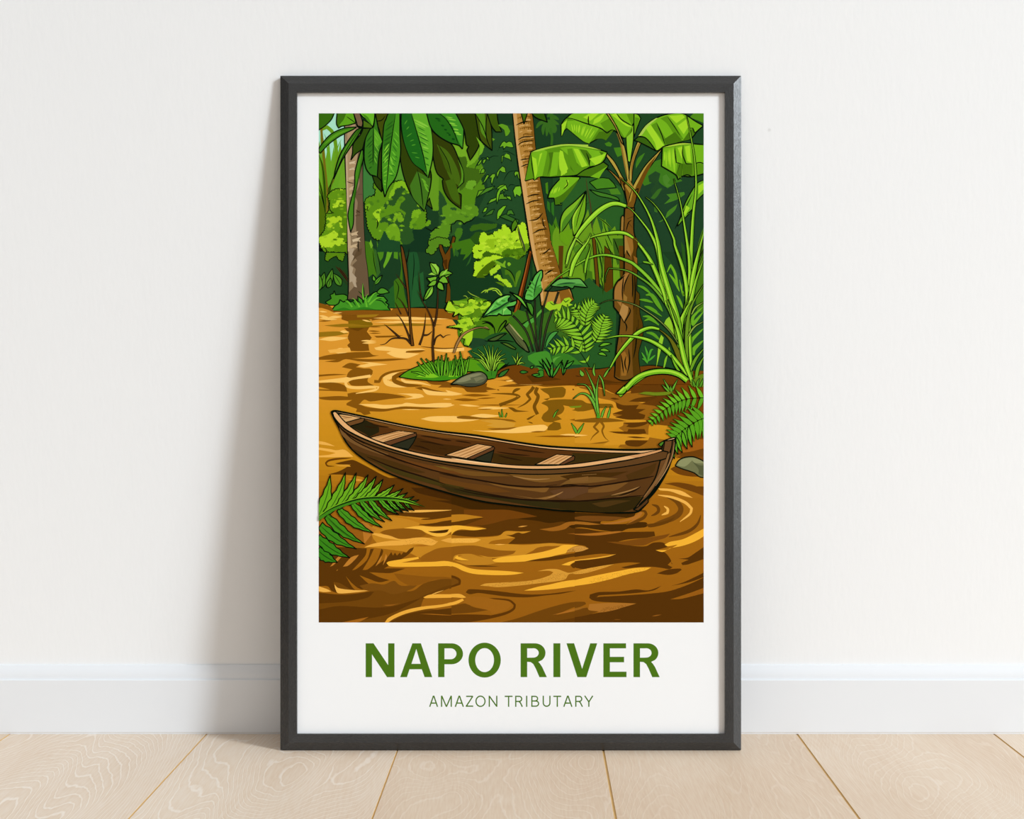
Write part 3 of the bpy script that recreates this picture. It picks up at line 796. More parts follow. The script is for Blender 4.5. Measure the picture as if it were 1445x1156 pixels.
R('C2', refl, "420,206 520,206 610,212 655,228 600,258 490,300", 28, 'start'); R('C2', refl, "660,165 620,178 595,205", 24); R('C2', refl, "770,150 748,180 715,212 742,250 700,288 635,322", 28, 'end'); R('C2', refl, "800,155 785,195 805,225 795,265 775,315 800,375", 28, 'none')
A('C2', refl, "560,318 600,320 640,340 735,350 620,356 590,340"); A('C2', refl, "710,412 740,395 788,375 760,400 725,420"); A('C2', refl, "718,435 750,438 766,452 740,446")
A('C2', (128, 88, 14), "820,165 1000,150 1032,170 1028,205 1010,235 960,240 900,245 880,260 850,250 900,240 890,215 850,190")
A('C2', (128, 88, 14), "830,285 860,268 930,255 1060,252 1214,265 1214,345 1150,350 1080,342 1130,325 1010,300 1020,330 1000,365 960,385 1000,415 930,432 985,445 995,490 960,505 880,505 890,470 930,440 860,435 832,405 850,370 885,340 880,310")
A('C2', (112, 140, 30), "1055,312 1110,305 1160,305 1140,320 1080,322"); K('C2', (124, 76, 14), 470, 174, 490, 176, 12); K('C2', (90, 50, 10), 1085, 172, 1100, 172, 14)
column('C3')
# C3 ripples and the muddy right bank
A('C3', (120, 68, 12), "-60,0 1180,-10 1180,760 960,730 940,560 900,470 720,300 700,150 500,205 440,205 300,150 -60,150")
A('C3', (150, 96, 22), "150,150 300,155 450,212 530,205 640,180 760,230 600,260 700,290 880,310 740,440 720,560 960,600 960,740 850,660 540,660 470,650 560,540 430,440 420,330 480,340 440,270 300,235")
A('C3', (212, 150, 40), "-60,160 130,155 290,200 300,235 180,250 -60,248"); A('C3', (128, 88, 14), "-60,255 170,258 230,285 420,290 440,320 300,328 220,345 150,352 60,320 -60,300")
A('C3', (112, 140, 30), "75,312 180,302 165,318 90,322"); A('C3', (124, 90, 24), "620,185 700,165 720,185 900,215 870,235 720,225 660,215")
A('C3', (210, 146, 36), "-60,350 200,350 330,325 480,330 520,350 430,370 440,385 520,410 720,425 730,440 520,440 510,470 400,515 550,530 680,535 740,545 720,585 560,585 530,620 -60,640")
A('C3', (196, 134, 28), "-60,600 220,610 400,595 350,630 540,650 300,655 -60,640")
A('C3', bk, "455,275 520,300 645,298 620,330 700,332 640,362 698,380 680,412 560,418 450,400 510,380 430,368 470,355 520,340 470,325")
A('C3', bk, "515,445 640,440 740,430 690,462 600,482 540,475 560,460"); A('C3', bk, "395,515 550,515 560,495 690,495 705,530 640,538 480,532"); A('C3', bk, "530,610 545,588 720,590 690,615 640,638 560,632")
K('C3', bk, 545, 560, 715, 566, 14); K('C3', bk, 410, 245, 490, 250, 16); A('C3', bk, "560,270 640,240 800,225 780,270 700,275"); A('C3', (100, 58, 12), "580,150 700,130 790,110 800,60 900,80 960,200 1000,300 900,320 660,290 740,260 800,235 700,200 580,205")
K('C3', (190, 122, 30), 410, 102, 520, 100, 16)
A('C3', (130, 86, 16), "80,425 200,412 300,402 440,410 545,430 360,440 200,440"); R('C3', (132, 86, 16), "320,430 278,478 315,515 270,555 248,592", 22, 'end'); R('C3', (132, 86, 16), "330,430 358,470 345,510 365,560 400,592", 20, 'end')
K('C3', wl, -40, 545, 232, 545, 20); A('C3', br, "-40,560 180,555 100,568 -40,568"); A('C3', (140, 92, 18), "300,605 410,592 350,612 240,615")
A('C3', (116, 70, 16), "700,420 830,400 930,420 900,470 820,462 720,450"); A('C3', (158, 92, 22), "940,560 1180,580 1180,690 960,720"); A('C3', (110, 64, 14), "950,690 1060,680 1180,650 1180,720 1000,720")

column(None)

TILES.update({'E1': (645, 180, 12.17), 'E2': (660, 310, 12.17), 'E3': (680, 400, 11.0), 'E4': (740, 440, 11.0), 'E5': (880, 320, 9.634), 'E6': (880, 430, 9.634)})

# ---------------------------------------------------------------- middle: bank, shadows, climbing plant
A('B2', (22, 58, 34), "90,60 760,0 760,560 90,560", sm=False)
A('B2', (36, 82, 40), "540,250 700,120 740,300 660,520 520,420"); A('B2', (34, 80, 36), "760,40 1214,40 1214,1040 560,1040 540,700 760,500", sm=False)
A('B2', (60, 116, 24), "100,20 250,-20 300,40 240,120 190,160 215,110 170,110 180,60 140,80 120,130"); A('B2', (42, 92, 40), "130,60 160,100 150,130 120,110"); A('B2', (44, 94, 40), "215,210 250,140 265,100 250,170")
# right-hand far jungle behind the banana plant
A('A3', (30, 70, 40), "-60,28 1180,28 1180,1160 -60,1160", sm=False)
A('A3', (40, 92, 42), "60,560 330,560 520,640 520,1156 40,1156 20,800"); A('A3', (30, 66, 44), "600,640 900,480 1180,560 1180,1156 560,1156")
A('A3', (58, 120, 34), "690,500 760,430 830,400 840,470 930,520 1000,580 940,600 880,640 820,600 800,560 740,600 690,620 660,580")
A('A3', (34, 72, 42), "720,540 780,500 820,520 800,600 850,650 760,720 740,660 780,600 730,590")
A('A3', (70, 130, 46), "840,540 870,525 900,570 880,600 915,620 870,630 845,590"); A('A3', (52, 106, 38), "740,720 800,650 835,640 800,700 770,730")
A('A3', (66, 128, 38), "870,690 940,680 1015,670 1020,690 960,730 850,770 900,720"); A('A3', (66, 128, 38), "860,880 880,830 960,770 930,830 830,910 805,915"); A('A3', (54, 108, 40), "770,780 800,800 795,840 770,830")
A('A3', (64, 128, 30), "365,275 400,260 428,280 415,300 380,295"); A('A3', (64, 128, 30), "440,310 500,305 505,370 470,385 450,340"); A('A3', (60, 124, 34), "620,440 640,390 695,350 670,400 620,480")
A('A3', (76, 140, 30), "1060,60 1100,20 1180,20 1180,110")
# far palm heads
for s in ("900,60 940,100 975,120", "890,40 940,60 975,80", "900,80 920,140 930,190", "895,80 880,150 875,215", "890,80 850,140 845,205", "880,90 820,110 790,150", "900,80 945,150 940,190", "880,60 900,40 930,30", "900,90 900,150 905,200"):
    R('A2', (52, 106, 36), s, 30, 'both')
R('A2', (48, 102, 34), "905,150 918,220 915,290", 20, 'none')
A('A2', (68, 130, 24), "865,600 885,590 888,690 870,680"); A('A2', (44, 110, 36), "880,740 900,760 905,840 880,800"); A('A2', (44, 110, 36), "912,760 935,750 935,870 915,840")
A('A2', (62, 120, 26), "890,920 920,950 950,870 970,950 1000,990 1080,980 1130,1040 1100,1156 930,1156 900,1020"); A('A2', (46, 96, 30), "985,1010 1040,1060 1060,1140 1000,1080")
Ln('A2', "930,920 960,1000 1010,1090 1040,1140", 0.9); Ln('A2', "1000,1010 1030,990 1070,985", 1)
# jungle floor band behind the banana trunk (B3 left)
A('B3', (98, 152, 32), "-60,-40 -30,-120 20,-60 60,-190 90,-80 140,-230 170,-90 230,-260 260,-100 300,-200 340,-60 370,-180 400,-70 450,-120 470,-40 520,-100 520,340 440,400 380,420 320,340 250,300 200,350 140,340 60,290 -60,320")
A('B3', (72, 128, 32), "100,60 180,10 260,60 240,260 200,300 180,200"); A('B3', (52, 96, 28), "430,-20 520,-20 520,120 470,200 440,80"); A('B3', (62, 112, 24), "200,230 262,250 270,340 205,330")
A('B3', (98, 66, 14), "262,-40 290,-20 330,430 300,430", o=0.8); A('B3', (86, 58, 10), "365,40 430,100 435,430 360,470", o=0.5); A('B3', (86, 60, 14), "-10,40 30,40 20,290 -10,300")
A('B3', (50, 90, 24), "470,60 520,40 520,300 490,300"); A('B3', (88, 60, 12), "480,40 525,40 525,300 495,300")
A('B3', (36, 88, 40), "120,380 240,300 300,360 380,420 440,380 460,620 440,1040 -60,1060 -60,560")
A('B3', (30, 74, 42), "630,60 760,40 860,120 1000,300 1180,300 1180,1060 640,1060")
for s, w in (("330,300 350,360 352,440", 12), ("340,320 345,250 350,200", 14), ("400,60 425,130 430,220", 14), ("300,0 340,200 350,300", 18)): R('B3', (60, 116, 30), s, w); Ln('B3', s, 0.9)
for s in ("370,-20 400,60 425,100", "440,-20 470,60 480,100", "205,330 215,260 210,180", "60,200 80,120 100,60", "320,0 350,120 352,200"): Ln('B3', s, 1.0)

# bush with lime crown, sticks
scallop('E2', (94, 146, 24), "250,260 340,270 470,240 560,180 610,140 640,100 720,150 745,230 800,210 870,120 930,60 990,90 1040,350 1060,480 960,610 860,680 760,660 610,640 480,620 600,760 560,820 480,760 320,960 180,980 110,960 130,740 220,690 110,640 90,540 130,440 210,440", 1.6, 0.9, 21)
leafy('E2', (164, 220, 44), "210,300 250,225 300,230 345,290 430,262 460,300 450,220 480,205 525,225 520,190 555,170 600,200 595,110 620,85 650,100 660,145 690,135 735,190 735,235 800,195 830,235 870,90 920,100 930,45 985,75 995,150 1045,400 970,405 930,480 820,510 800,470 770,520 730,515 690,440 640,560 590,600 480,580 430,560 410,575 370,560 340,530 270,570 240,640 215,665 180,645 125,660 100,620 125,560 90,555 100,470 150,430 190,450 220,410 200,350")
leafy('E2', (136, 188, 30), "300,400 340,345 500,330 530,320 560,340 575,400 500,410 450,500 340,510 300,470"); leafy('E2', (140, 196, 38), "470,480 540,410 610,350 660,350 720,440 700,490 640,510 600,600 500,580")
leafy('E2', (70, 120, 16), "590,560 690,500 740,520 800,510 960,490 990,600 860,610 760,590 610,650"); A('E2', (68, 110, 14), "870,610 915,640 880,690 840,700")
leafy('E2', (56, 100, 18), "250,600 340,540 400,580 520,590 610,640 400,620 340,640 270,630")
leafy('E2', (166, 220, 44), "110,830 130,730 165,720 200,740 300,650 410,640 430,610 540,630 610,660 595,685 500,680 420,690 330,760 290,830 220,860 170,920 150,960 100,970 120,910 140,880")
A('E2', (66, 104, 12), "170,930 300,790 420,710 480,740 400,880 340,940 260,940 300,1000 150,1000"); A('E2', (110, 160, 30), "235,790 260,770 280,780 270,810 245,815")
for s in ("470,480 480,430 510,390 540,400 570,400 590,340 650,340", "820,375 850,355 855,345", "710,425 760,450", "180,520 200,540 250,530", "785,480 800,500"): Ln('E2', s, 1.3, (40, 80, 14))
A('E2', (40, 88, 34), "480,690 700,640 860,690 990,620 960,900 880,1156 640,1156 560,820")
A('E2', (112, 172, 40), "450,705 500,705 600,760 640,700 655,720 640,780 660,830 600,810 520,770"); A('E2', (124, 186, 40), "680,765 690,735 720,735 745,765 720,795 695,795"); A('E2', (110, 170, 36), "770,620 795,610 815,635 805,655 780,650")
leafy('E2', (156, 212, 46), "380,910 400,860 470,820 490,785 530,780 560,810 540,845 500,865 480,910 430,930 410,960"); leafy('E2', (156, 212, 46), "450,990 490,960 540,950 565,990 600,1040 640,1025 680,1040 685,1090 720,1085 760,1156 700,1156 650,1110 590,1060 530,1030 515,1000")
A('E2', (80, 132, 30), "820,1000 830,930 870,880 910,870 910,920 860,1050 830,1150 810,1100"); A('E2', (70, 120, 26), "640,860 700,850 740,910 800,1000 830,1156 800,1156 780,1060 700,940 640,950"); A('E2', (78, 124, 20), "470,1070 560,1080 640,1120 620,1150 540,1110")
Ln('E2', "640,840 720,880 780,960 820,1080", 1.1)
leaves('E2', "220,420 700,250 960,200 1000,420 620,500 320,520", [(150, 206, 40), (176, 226, 56), (128, 182, 32)], 26, 60, 31)
leaves('E2', "620,640 760,540 950,520 960,590", [(84, 136, 22), (56, 98, 14)], 6, 60, 32)
# vine leaves (E1)
for s in ("400,520 460,520 560,520 620,490 720,490", "430,530 360,600 300,720", "780,420 860,410 1000,480", "800,920 830,850 900,760 1040,740", "880,1020 920,980 1000,990", "690,410 740,330", "650,1060 640,1130", "760,640 755,560"): Ln('E1', s, 0.9, (16, 40, 20))
lv = (104, 172, 42)
for s, c in (("720,350 770,260 810,230 845,260 890,235 940,250 975,345 900,340 845,325 795,385 790,320", lv), ("760,610 765,490 805,470 800,500 850,440 905,465 935,580 895,545 830,520 790,500 780,590", lv), ("500,520 530,500 555,560 520,550", lv), ("440,610 445,560 495,535 495,570 460,625", lv), ("340,650 390,570 430,530 420,590 380,640", lv), ("685,875 680,780 720,720 780,660 825,690 840,775 780,770 735,740 715,800", lv), ("430,980 500,830 530,805 550,830 490,920", lv), ("540,870 600,800 655,790 655,840 630,880 600,990 580,930 590,860", lv), ("980,790 1000,750 1080,760 1120,800 1080,800 1110,930 1050,870 1030,800 1000,850", lv), ("960,1080 1000,1010 1050,995 1110,1030 1165,1120 1115,1090 1120,1156 1040,1156 1030,1110 1010,1156 980,1110", (112, 186, 40)), ("660,1060 740,990 810,975 830,1010 870,1070 820,1040 810,1130 770,1040 710,1120 720,1050", lv), ("480,1090 540,1040 650,1010 640,1050 540,1110", (76, 140, 40)), ("360,1156 380,1100 470,1070 460,1110 400,1156", lv), ("395,790 420,720 455,700 480,730 465,780", (96, 164, 36))):
    A('E1', c, s, o=0.8, oc=(14, 40, 18), corner=24)
A('E1', (104, 172, 44), "-20,300 0,400 40,420 150,680 270,640 260,590 330,540 370,520 420,450 460,350 400,290 330,480 240,570 160,400", o=0) if False else None
for s, c in (("300,720 320,660 370,650 360,680", (96, 160, 36)), ("310,710 380,640 450,620 430,650 350,690", (70, 130, 40)), ("390,770 420,730 450,720 480,700 460,740 400,765", lv), ("470,680 490,640 540,610 560,660 530,645 500,665 470,770 465,720", (108, 180, 40)), ("490,690 520,680 530,710 545,690 555,730 500,730 480,740", (80, 140, 36)), ("540,705 580,705 590,740 560,725", (100, 168, 40)), ("470,850 480,820 520,785 550,780 520,830 490,880 470,900", (112, 184, 40)), ("350,840 370,800 395,795 380,830", (112, 184, 40)), ("560,820 590,815 615,860 580,850 540,870", (62, 124, 40)), ("590,950 600,910 640,900 630,960 600,990 585,990", (96, 168, 36)), ("360,870 420,820 450,810 430,850", (60, 116, 40)), ("490,870 540,850 600,880 650,900 640,930 560,900", (50, 104, 40)), ("600,660 620,625 660,620 700,690 670,680 660,710 625,690 615,720", (110, 184, 44))):
    A('A2', c, s, o=0.8, oc=(14, 40, 18), corner=24)
# trunk of the leaning palm
tr_ = "A2:598,20 615,200 640,430 680,700 720,960 B2:735,0 765,150 800,280 830,530 1000,540 1095,480 1070,400 1020,330 985,260 940,110 905,0 A2:900,1000 865,830 830,620 800,450 780,280 765,100 752,20"
A('A2', (178, 130, 58), tr_, o=1.2)
A('A2', (206, 160, 96), "A2:600,20 618,200 645,430 685,700 725,960 B2:742,0 770,150 802,270 832,500 850,480 840,350 820,260 790,120 770,0 A2:755,960 720,700 690,500 650,300 640,150 630,20")
A('A2', (132, 88, 26), "A2:735,20 752,20 765,100 780,280 800,450 830,620 865,830 900,1000 B2:905,0 945,120 985,260 1020,330 1095,480 1000,540 980,440 950,300 900,200 880,60 A2:860,1000 800,800 800,620 770,450 750,200")
dk = (128, 86, 24); lt = (208, 164, 98)
rn = random.Random(4)
Lx = [(20, 598), (200, 615), (430, 640), (700, 680), (960, 720), (1069, 735), (1219, 765), (1349, 800), (1590, 830)]
Rx = [(20, 752), (100, 765), (280, 780), (450, 800), (620, 830), (830, 865), (1000, 900), (1069, 910), (1190, 945), (1330, 985), (1400, 1020), (1500, 1075)]
def interp(T, v):
    for (a0, b0), (a1, b1) in zip(T, T[1:]):
        if v <= a1: return b0 + (b1 - b0) * max(0.0, (v - a0) / (a1 - a0))
    return T[-1][1]
yy = 70
while yy < 1420:
    xl, xr = interp(Lx, yy), interp(Rx, yy)
    w = xr - xl; hgt = rn.uniform(22, 36)
    slope = -0.16
    f = lambda u, dv: (xl + w * u, yy + slope * w * (u - 0.3) - 22 * math.sin(math.pi * min(1, u)) * 0.6 + dv)
    # dark band, ragged below
    u0 = rn.uniform(0.18, 0.42); pts = [f(u0, 4)]
    for k in range(1, 6): pts.append(f(u0 + (0.985 - u0) * k / 5, rn.uniform(-3, 2)))
    m = 7
    for k in range(m * 2, -1, -1):
        u = u0 + (0.985 - u0) * k / (m * 2.0)
        pts.append(f(u, (hgt if k % 2 else hgt * 0.25) * rn.uniform(0.6, 1.2) * (0.5 + 0.6 * u)))
    A('A2', dk, pts, corner=30)
    for k in range(3):                     # pale flecks
        u = rn.uniform(0.22, 0.8); q = [f(u, 34), f(u + .1, 28), f(u + .2, 31), f(u + .09, 38)]
        A('A2', lt, q, corner=40)
    yy += rn.uniform(40, 54)
for s in ("625,125 670,105 730,90", "640,245 690,222 765,218", "640,290 680,262 770,250", "660,410 700,402 735,398", "665,465 700,450 735,440", "715,710 760,695 815,690", "705,770 760,745 820,735", "730,905 800,890 845,840", "760,1010 820,980 880,972", "730,345 780,330 800,320", "840,880 850,940 870,970"): Ln('A2', s, 1.2)
for s in ("840,110 870,90 905,60", "860,275 890,255 930,235", "865,275 900,245 925,240", "870,130 900,110"): Ln('B2', s, 1.2)
A('A2', (60, 104, 18), "665,20 690,115 720,20", o=1.1); A('A2', (48, 92, 16), "745,20 790,65 880,100 855,20", o=1.1)
Ln('A2', "640,945 660,1020 690,1110 700,1156", 1.6, (60, 70, 50)); Ln('A2', "635,960 660,1060 690,1156", 0.8)
A('A2', (74, 128, 26), "590,1000 590,940 620,890 640,930 610,980", o=0.8)
# red stick leaning on it
A('B2', (138, 70, 18), "735,70 755,90 720,280 640,620 605,700 575,680 610,560 680,300", o=1.1)
R('B2', (92, 44, 8), "745,100 710,280 640,560 605,680", 14, 'none'); Ln('B2', "730,110 690,300 620,600", 0.8, (170, 96, 36))

# lower lime bush and ground plants (B2)
A('B2', (72, 126, 22), "60,520 300,460 560,560 700,640 740,900 560,900 300,880 200,860 150,760 160,600")
scallop('B2', (112, 172, 36), "70,500 95,490 130,530 190,540 240,520 235,480 270,470 300,520 400,490 430,500 420,530 350,600 330,640 250,630 290,700 270,800 240,860 200,850 210,790 170,790 190,730 110,700 60,705 165,690 170,640 200,620 160,590 110,620 125,580 70,570 45,560", 1.5, 0.9, 31)
A('B2', (160, 214, 46), "50,560 75,490 95,492 110,515 150,520 180,545 235,530 240,480 265,470 295,480 290,520 330,540 390,495 415,495 425,520 370,560 310,560 280,550 290,580 240,600 190,610 160,585 110,625 125,585 75,585", corner=22)
A('B2', (160, 214, 46), "200,630 250,625 280,680 270,760 275,800 240,855 215,840 215,800 180,790 165,770 195,720 120,700 60,708 130,690 170,685 170,650", corner=22)
leaves('B2', "60,520 240,500 300,480 420,510 330,620 290,700 270,820 220,830 180,740 110,680 180,610 90,580", [(160, 214, 46), (150, 206, 42), (118, 178, 36), (96, 152, 28)], 46, 24, 41)
A('B2', (112, 172, 36), "110,530 150,525 170,550 140,560"); A('B2', (84, 136, 24), "290,560 330,545 350,600 300,625 270,610"); A('B2', (56, 108, 24), "280,700 330,690 400,720 420,800 340,800 290,840 270,800")
for s_ in ("45,560 75,575 125,582 112,620 160,592", "60,705 110,712 165,722 192,735 168,770 182,792 214,800", "70,500 95,492 112,520 150,528 180,545 232,530", "236,480 262,470 292,482", "400,492 424,505 418,532", "200,850 240,862 268,810"): Ln('B2', s_, 0.9)
Ln('B2', "60,705 110,712 160,712 195,718", 1.2)
for s in ("340,425 370,405 390,402 370,425", "400,390 440,385 480,400 510,440 500,445 470,415", "430,405 460,405 490,440", "390,425 395,400 420,395 445,390"): R('B2', (150, 204, 56), s, 9, 'both')
for s in ("230,410 260,435 330,465", "195,450 215,450 235,470"): R('B2', (140, 180, 60), s, 6, 'both')
# dark undergrowth
A('B2', (34, 84, 38), "360,800 430,760 540,740 700,860 740,920 720,1000 620,1000 480,960 300,900 240,860")
A('B2', (30, 66, 44), "270,790 360,800 400,830 340,890 250,870"); A('B2', (56, 110, 30), "560,640 640,560 740,600 800,700 760,900 700,860 620,720")
A('B2', (54, 104, 32), "840,600 1000,520 1100,560 1080,760 900,920 840,900")
A('B2', (40, 92, 44), "640,930 900,740 1214,900 1214,1040 620,1040"); A('B2', (24, 66, 46), "860,880 960,760 1000,800 940,860 900,920")
A('E3', (62, 92, 44), "90,880 200,830 300,790 390,775 320,820 240,880 160,895", o=1.0); A('E3', (74, 110, 40), "290,920 400,930 530,1010 520,1030 440,1000", o=1.0)
for s in ("40,890 140,900 260,890 380,890 500,910", "0,590 60,590 140,620 190,690 205,790", "0,630 80,610 150,650 170,690", "240,770 290,660 370,570 380,600 330,690 260,770", "600,640 700,590 800,520"): Ln('E3', s, 1.4)
Ln('E3', "0,690 60,690 110,715", 2.2, (170, 130, 80)); 
A('E3', (74, 160, 64), "640,650 690,600 800,530 810,600 720,640 700,690 670,670"); A('E3', (84, 164, 60), "845,540 860,470 925,400 930,440 870,510")
# cut stump / stick
A('E3', (82, 96, 62), "355,680 420,615 560,800 680,930 740,1070 700,1060 560,950 480,840", o=1.3); Ln('E3', "420,620 560,790 640,880", 1.5, (150, 160, 110)); Ln('E3', "420,700 560,900 690,1050", 1, (60, 74, 44))
# elephant-ear stalks and leaves
for s, w in (("480,500 570,590 700,770 800,1060", 36), ("690,420 720,540 790,760 860,1070", 32), ("825,250 825,500 840,800 870,1070", 30), ("940,360 945,460 910,750 890,1060", 34), ("1190,130 1100,400 1000,700 930,1060", 36), ("1040,80 990,260 950,380", 30)):
    R('E3', (24, 28, 18), s, w, 'none')
    R('E3', (60, 66, 46), [(a - 2, b) for a, b in [tuple(float(v) for v in q.split(',')) for q in s.split()]], w * .3, 'both')
A('E3', (66, 150, 70), "985,980 1000,900 1050,800 1120,750 1190,745 1100,850 1030,940 970,1020", o=0.8)
el = (88, 184, 84); el2 = (60, 142, 54); el3 = (132, 214, 112)
A('E3', el, "10,530 60,450 215,255 320,200 380,180 440,180 450,200 410,240 410,280 440,290 540,260 540,310 500,350 385,370 460,430 465,490 320,495 262,470 240,500 120,500", o=1.3)
A('E3', el2, "120,460 260,390 400,300 440,290 420,320 300,410 160,480"); Ln('E3', "20,520 150,440 260,385 360,320 460,265", 2.0, (24, 66, 36))
for s in ("215,300 260,330 300,330", "200,350 230,370", "290,240 320,270 370,270", "320,400 325,440 320,490"): Ln('E3', s, 2.0, el2)
A('E3', el3, "230,270 300,225 390,190 420,190 330,240 250,300"); A('E3', el3, "330,400 400,380 340,440 335,490 325,490"); A('E3', el3, "60,480 180,340 200,330 110,450")
A('E3', el, "660,230 680,140 740,30 780,-40 B2:780,280 815,245 840,238 842,290 830,330 838,400 E3:930,80 925,120 860,200 790,265 720,265 670,250", o=1.3)
A('E3', el2, "825,20 840,60 930,60 920,120 850,190 800,240 810,120"); Ln('B2', "770,450 780,390 800,320 825,260", 1.4, (24, 66, 36))
for s in ("690,90 740,110 790,150", "720,30 780,70 810,100", "690,180 740,180 790,210", "750,-40 790,0 820,40", "920,20 870,50 830,80", "915,110 860,120 815,150"): Ln('E3', s, 1.6, el2)
A('E3', (104, 190, 66), "430,130 500,160 620,230 720,400 770,490 740,440 640,330 560,240", o=1.2); A('E3', (62, 134, 40), "690,290 770,320 800,400 790,500 770,480 720,380", o=0.8)
A('B2', (30, 64, 40), "905,360 985,300 B2:1000,400 950,410 900,410 860,410", o=1.0)
R('B2', (64, 140, 36), "850,410 880,370 960,300 1050,230 1214,160", 26, 'none') if False else None
A('B2', (92, 170, 88), "905,365 980,310 1060,310 1140,308 1170,330 1208,380 1150,375 1100,370 1090,390 1040,370 1000,378 940,372", o=1.2); Ln('B2', "960,358 1040,345 1110,345", 1.6, (30, 80, 46)); A('B2', (62, 136, 62), "940,360 1040,352 1160,350 1190,372 1100,365 1080,385 1040,368 980,372")
A('B2', (28, 60, 36), "890,410 925,370 980,378 1050,375 1060,388 1000,400 930,412", o=0.8)
# fern with bright bush behind
A('B2', (150, 206, 44), "860,540 880,500 920,490 940,520 990,510 1020,470 1060,460 1080,480 1060,510 1090,520 1040,540 1000,520 985,560 950,610 930,600 960,560 930,560 900,570"); 
for s in ("900,500 930,520 960,510", "1010,480 1030,500 1060,480"): Ln('B2', s, 1.1, (50, 100, 24))
fg = (124, 192, 48)
fern('E4', "945,640 930,500 880,330 760,170 620,100 470,95", 26, 12, fg, w=3.4, sweep=0.5, o=1.0, rib=OUT, sides=(-1, 1), droop=0.1)
fern('E4', "940,230 930,130 870,20 760,-90", 16, 7, fg, w=3.0, sweep=0.65, o=1.0, rib=OUT, droop=0.1)
fern('E4', "940,230 960,60 1010,-60 1090,-140", 17, 9, fg, w=3.0, sweep=0.65, o=1.0, rib=OUT, droop=0.1)
fern('E4', "1100,480 1170,330 1200,200 1260,60", 18, 10, fg, w=3.0, sweep=0.5, o=1.0, rib=OUT, droop=0.1)
fern('E4', "1010,860 850,610 700,530 600,540 480,555 390,600", 16, 8, fg, w=3.2, sweep=0.6, o=1.0, rib=OUT, droop=0.1)
for b_, t_ in (((320, 860), (425, 840)), ((325, 890), (410, 905)), ((310, 920), (385, 940))): lf('B3', (96, 172, 44), b_, t_, 26, -8, 0.8)
# earth bank
A('B2', (108, 62, 12), "440,1120 480,1060 560,1020 640,1010 760,1040 900,1050 1050,1040 1180,1030 1300,1045 1300,1170 640,1170 560,1100"); Ln('B2', "440,1120 480,1060 560,1020 640,1010", 1.0)
A('B3', (108, 62, 12), "100,1080 -60,1060 60,1045 300,1045 430,1025 650,1025 760,1015 900,1040 1040,1070 1180,1100 1180,1170 100,1170"); Ln('B3', "60,1045 300,1045 430,1025", 1.0); Ln('B3', "650,1025 760,1015 900,1040 1040,1070", 1.0)
A('B3', (86, 50, 8), "360,1130 480,1150 560,1110 620,1156 300,1170"); A('B2', (86, 50, 8), "700,1090 860,1100 1000,1130 760,1156")
A('C2', (108, 62, 12), "560,40 640,0 1214,0 1214,20 1100,60 860,50 660,60"); 
# tufts on the bank
tuft = (62, 148, 50)
A('E4', (62, 142, 46), "50,690 150,640 200,630 330,610 390,640 420,740 440,780 420,900 370,860 300,820 300,900 250,1000 200,960 230,900 180,840 60,750", o=0)
A('E4', (52, 122, 38), "420,700 560,640 720,680 860,790 900,840 760,820 640,880 560,880 470,820")
A('E4', (30, 78, 46), "640,900 700,830 860,820 920,860 760,880"); A('E4', (84, 160, 60), "440,740 480,710 570,690 500,730 450,800")
for b_, t_, w in (((400, 1020), (270, 730), 46), ((430, 1030), (590, 750), 44), ((420, 1020), (430, 780), 50), ((600, 990), (590, 780), 30), ((610, 980), (670, 750), 30), ((620, 880), (770, 760), 50), ((90, 880), (150, 840), 40), ((250, 990), (110, 980), 50), ((900, 1010), (860, 920), 36)):
    lf('E4', tuft, b_, t_, w, 0, 0.9)
for s in ("270,730 330,820 400,930", "220,760 300,860 360,960", "230,850 290,880", "330,710 380,800 420,900", "560,800 590,740", "640,860 660,790 690,750"): Ln('E4', s, 1.5)
A('E4', (46, 120, 40), "0,930 50,920 60,940 20,960"); A('E4', (52, 130, 40), "210,920 260,900 300,920 300,1000 230,1020 150,1010 240,980", o=0.7)
for s in ("180,840 260,860 300,900", "230,800 290,840"): Ln('E4', s, 1.8, (14, 50, 24))
lf('E4', (70, 40, 10), (790, 995), (880, 1010), 16, 0, 0)
# grass tuft clump left of the bank (B2/C2/B1)
A('B2', (80, 152, 24), "-330,1110 -260,1060 -120,1000 -60,980 0,970 120,1000 240,960 330,940 420,950 470,980 560,990 480,1060 455,1120 400,1130 300,1070 160,1080 60,1140 -200,1130", o=1.0)
A('B2', (30, 84, 44), "230,900 330,860 460,850 600,930 640,1000 560,1010 480,980 300,960"); A('B2', (54, 128, 34), "300,1000 430,1000 480,1040 455,1120 400,1120 360,1060")
A('B1', (58, 140, 26), "810,1110 900,1050 980,1000 1060,990 1140,970 1214,960 1214,1110 1120,1130 960,1140 860,1120")
A('B1', (120, 196, 40), "820,1108 880,1080 890,1040 940,1050 960,1080 1010,1110 940,1118"); A('B1', (120, 196, 40), "1020,1100 1050,1010 1080,1100"); A('B1', (120, 196, 40), "1120,1100 1150,1010 1160,1110"); A('B1', (120, 196, 40), "1085,1110 1100,1060 1130,1110")
rn = random.Random(9)
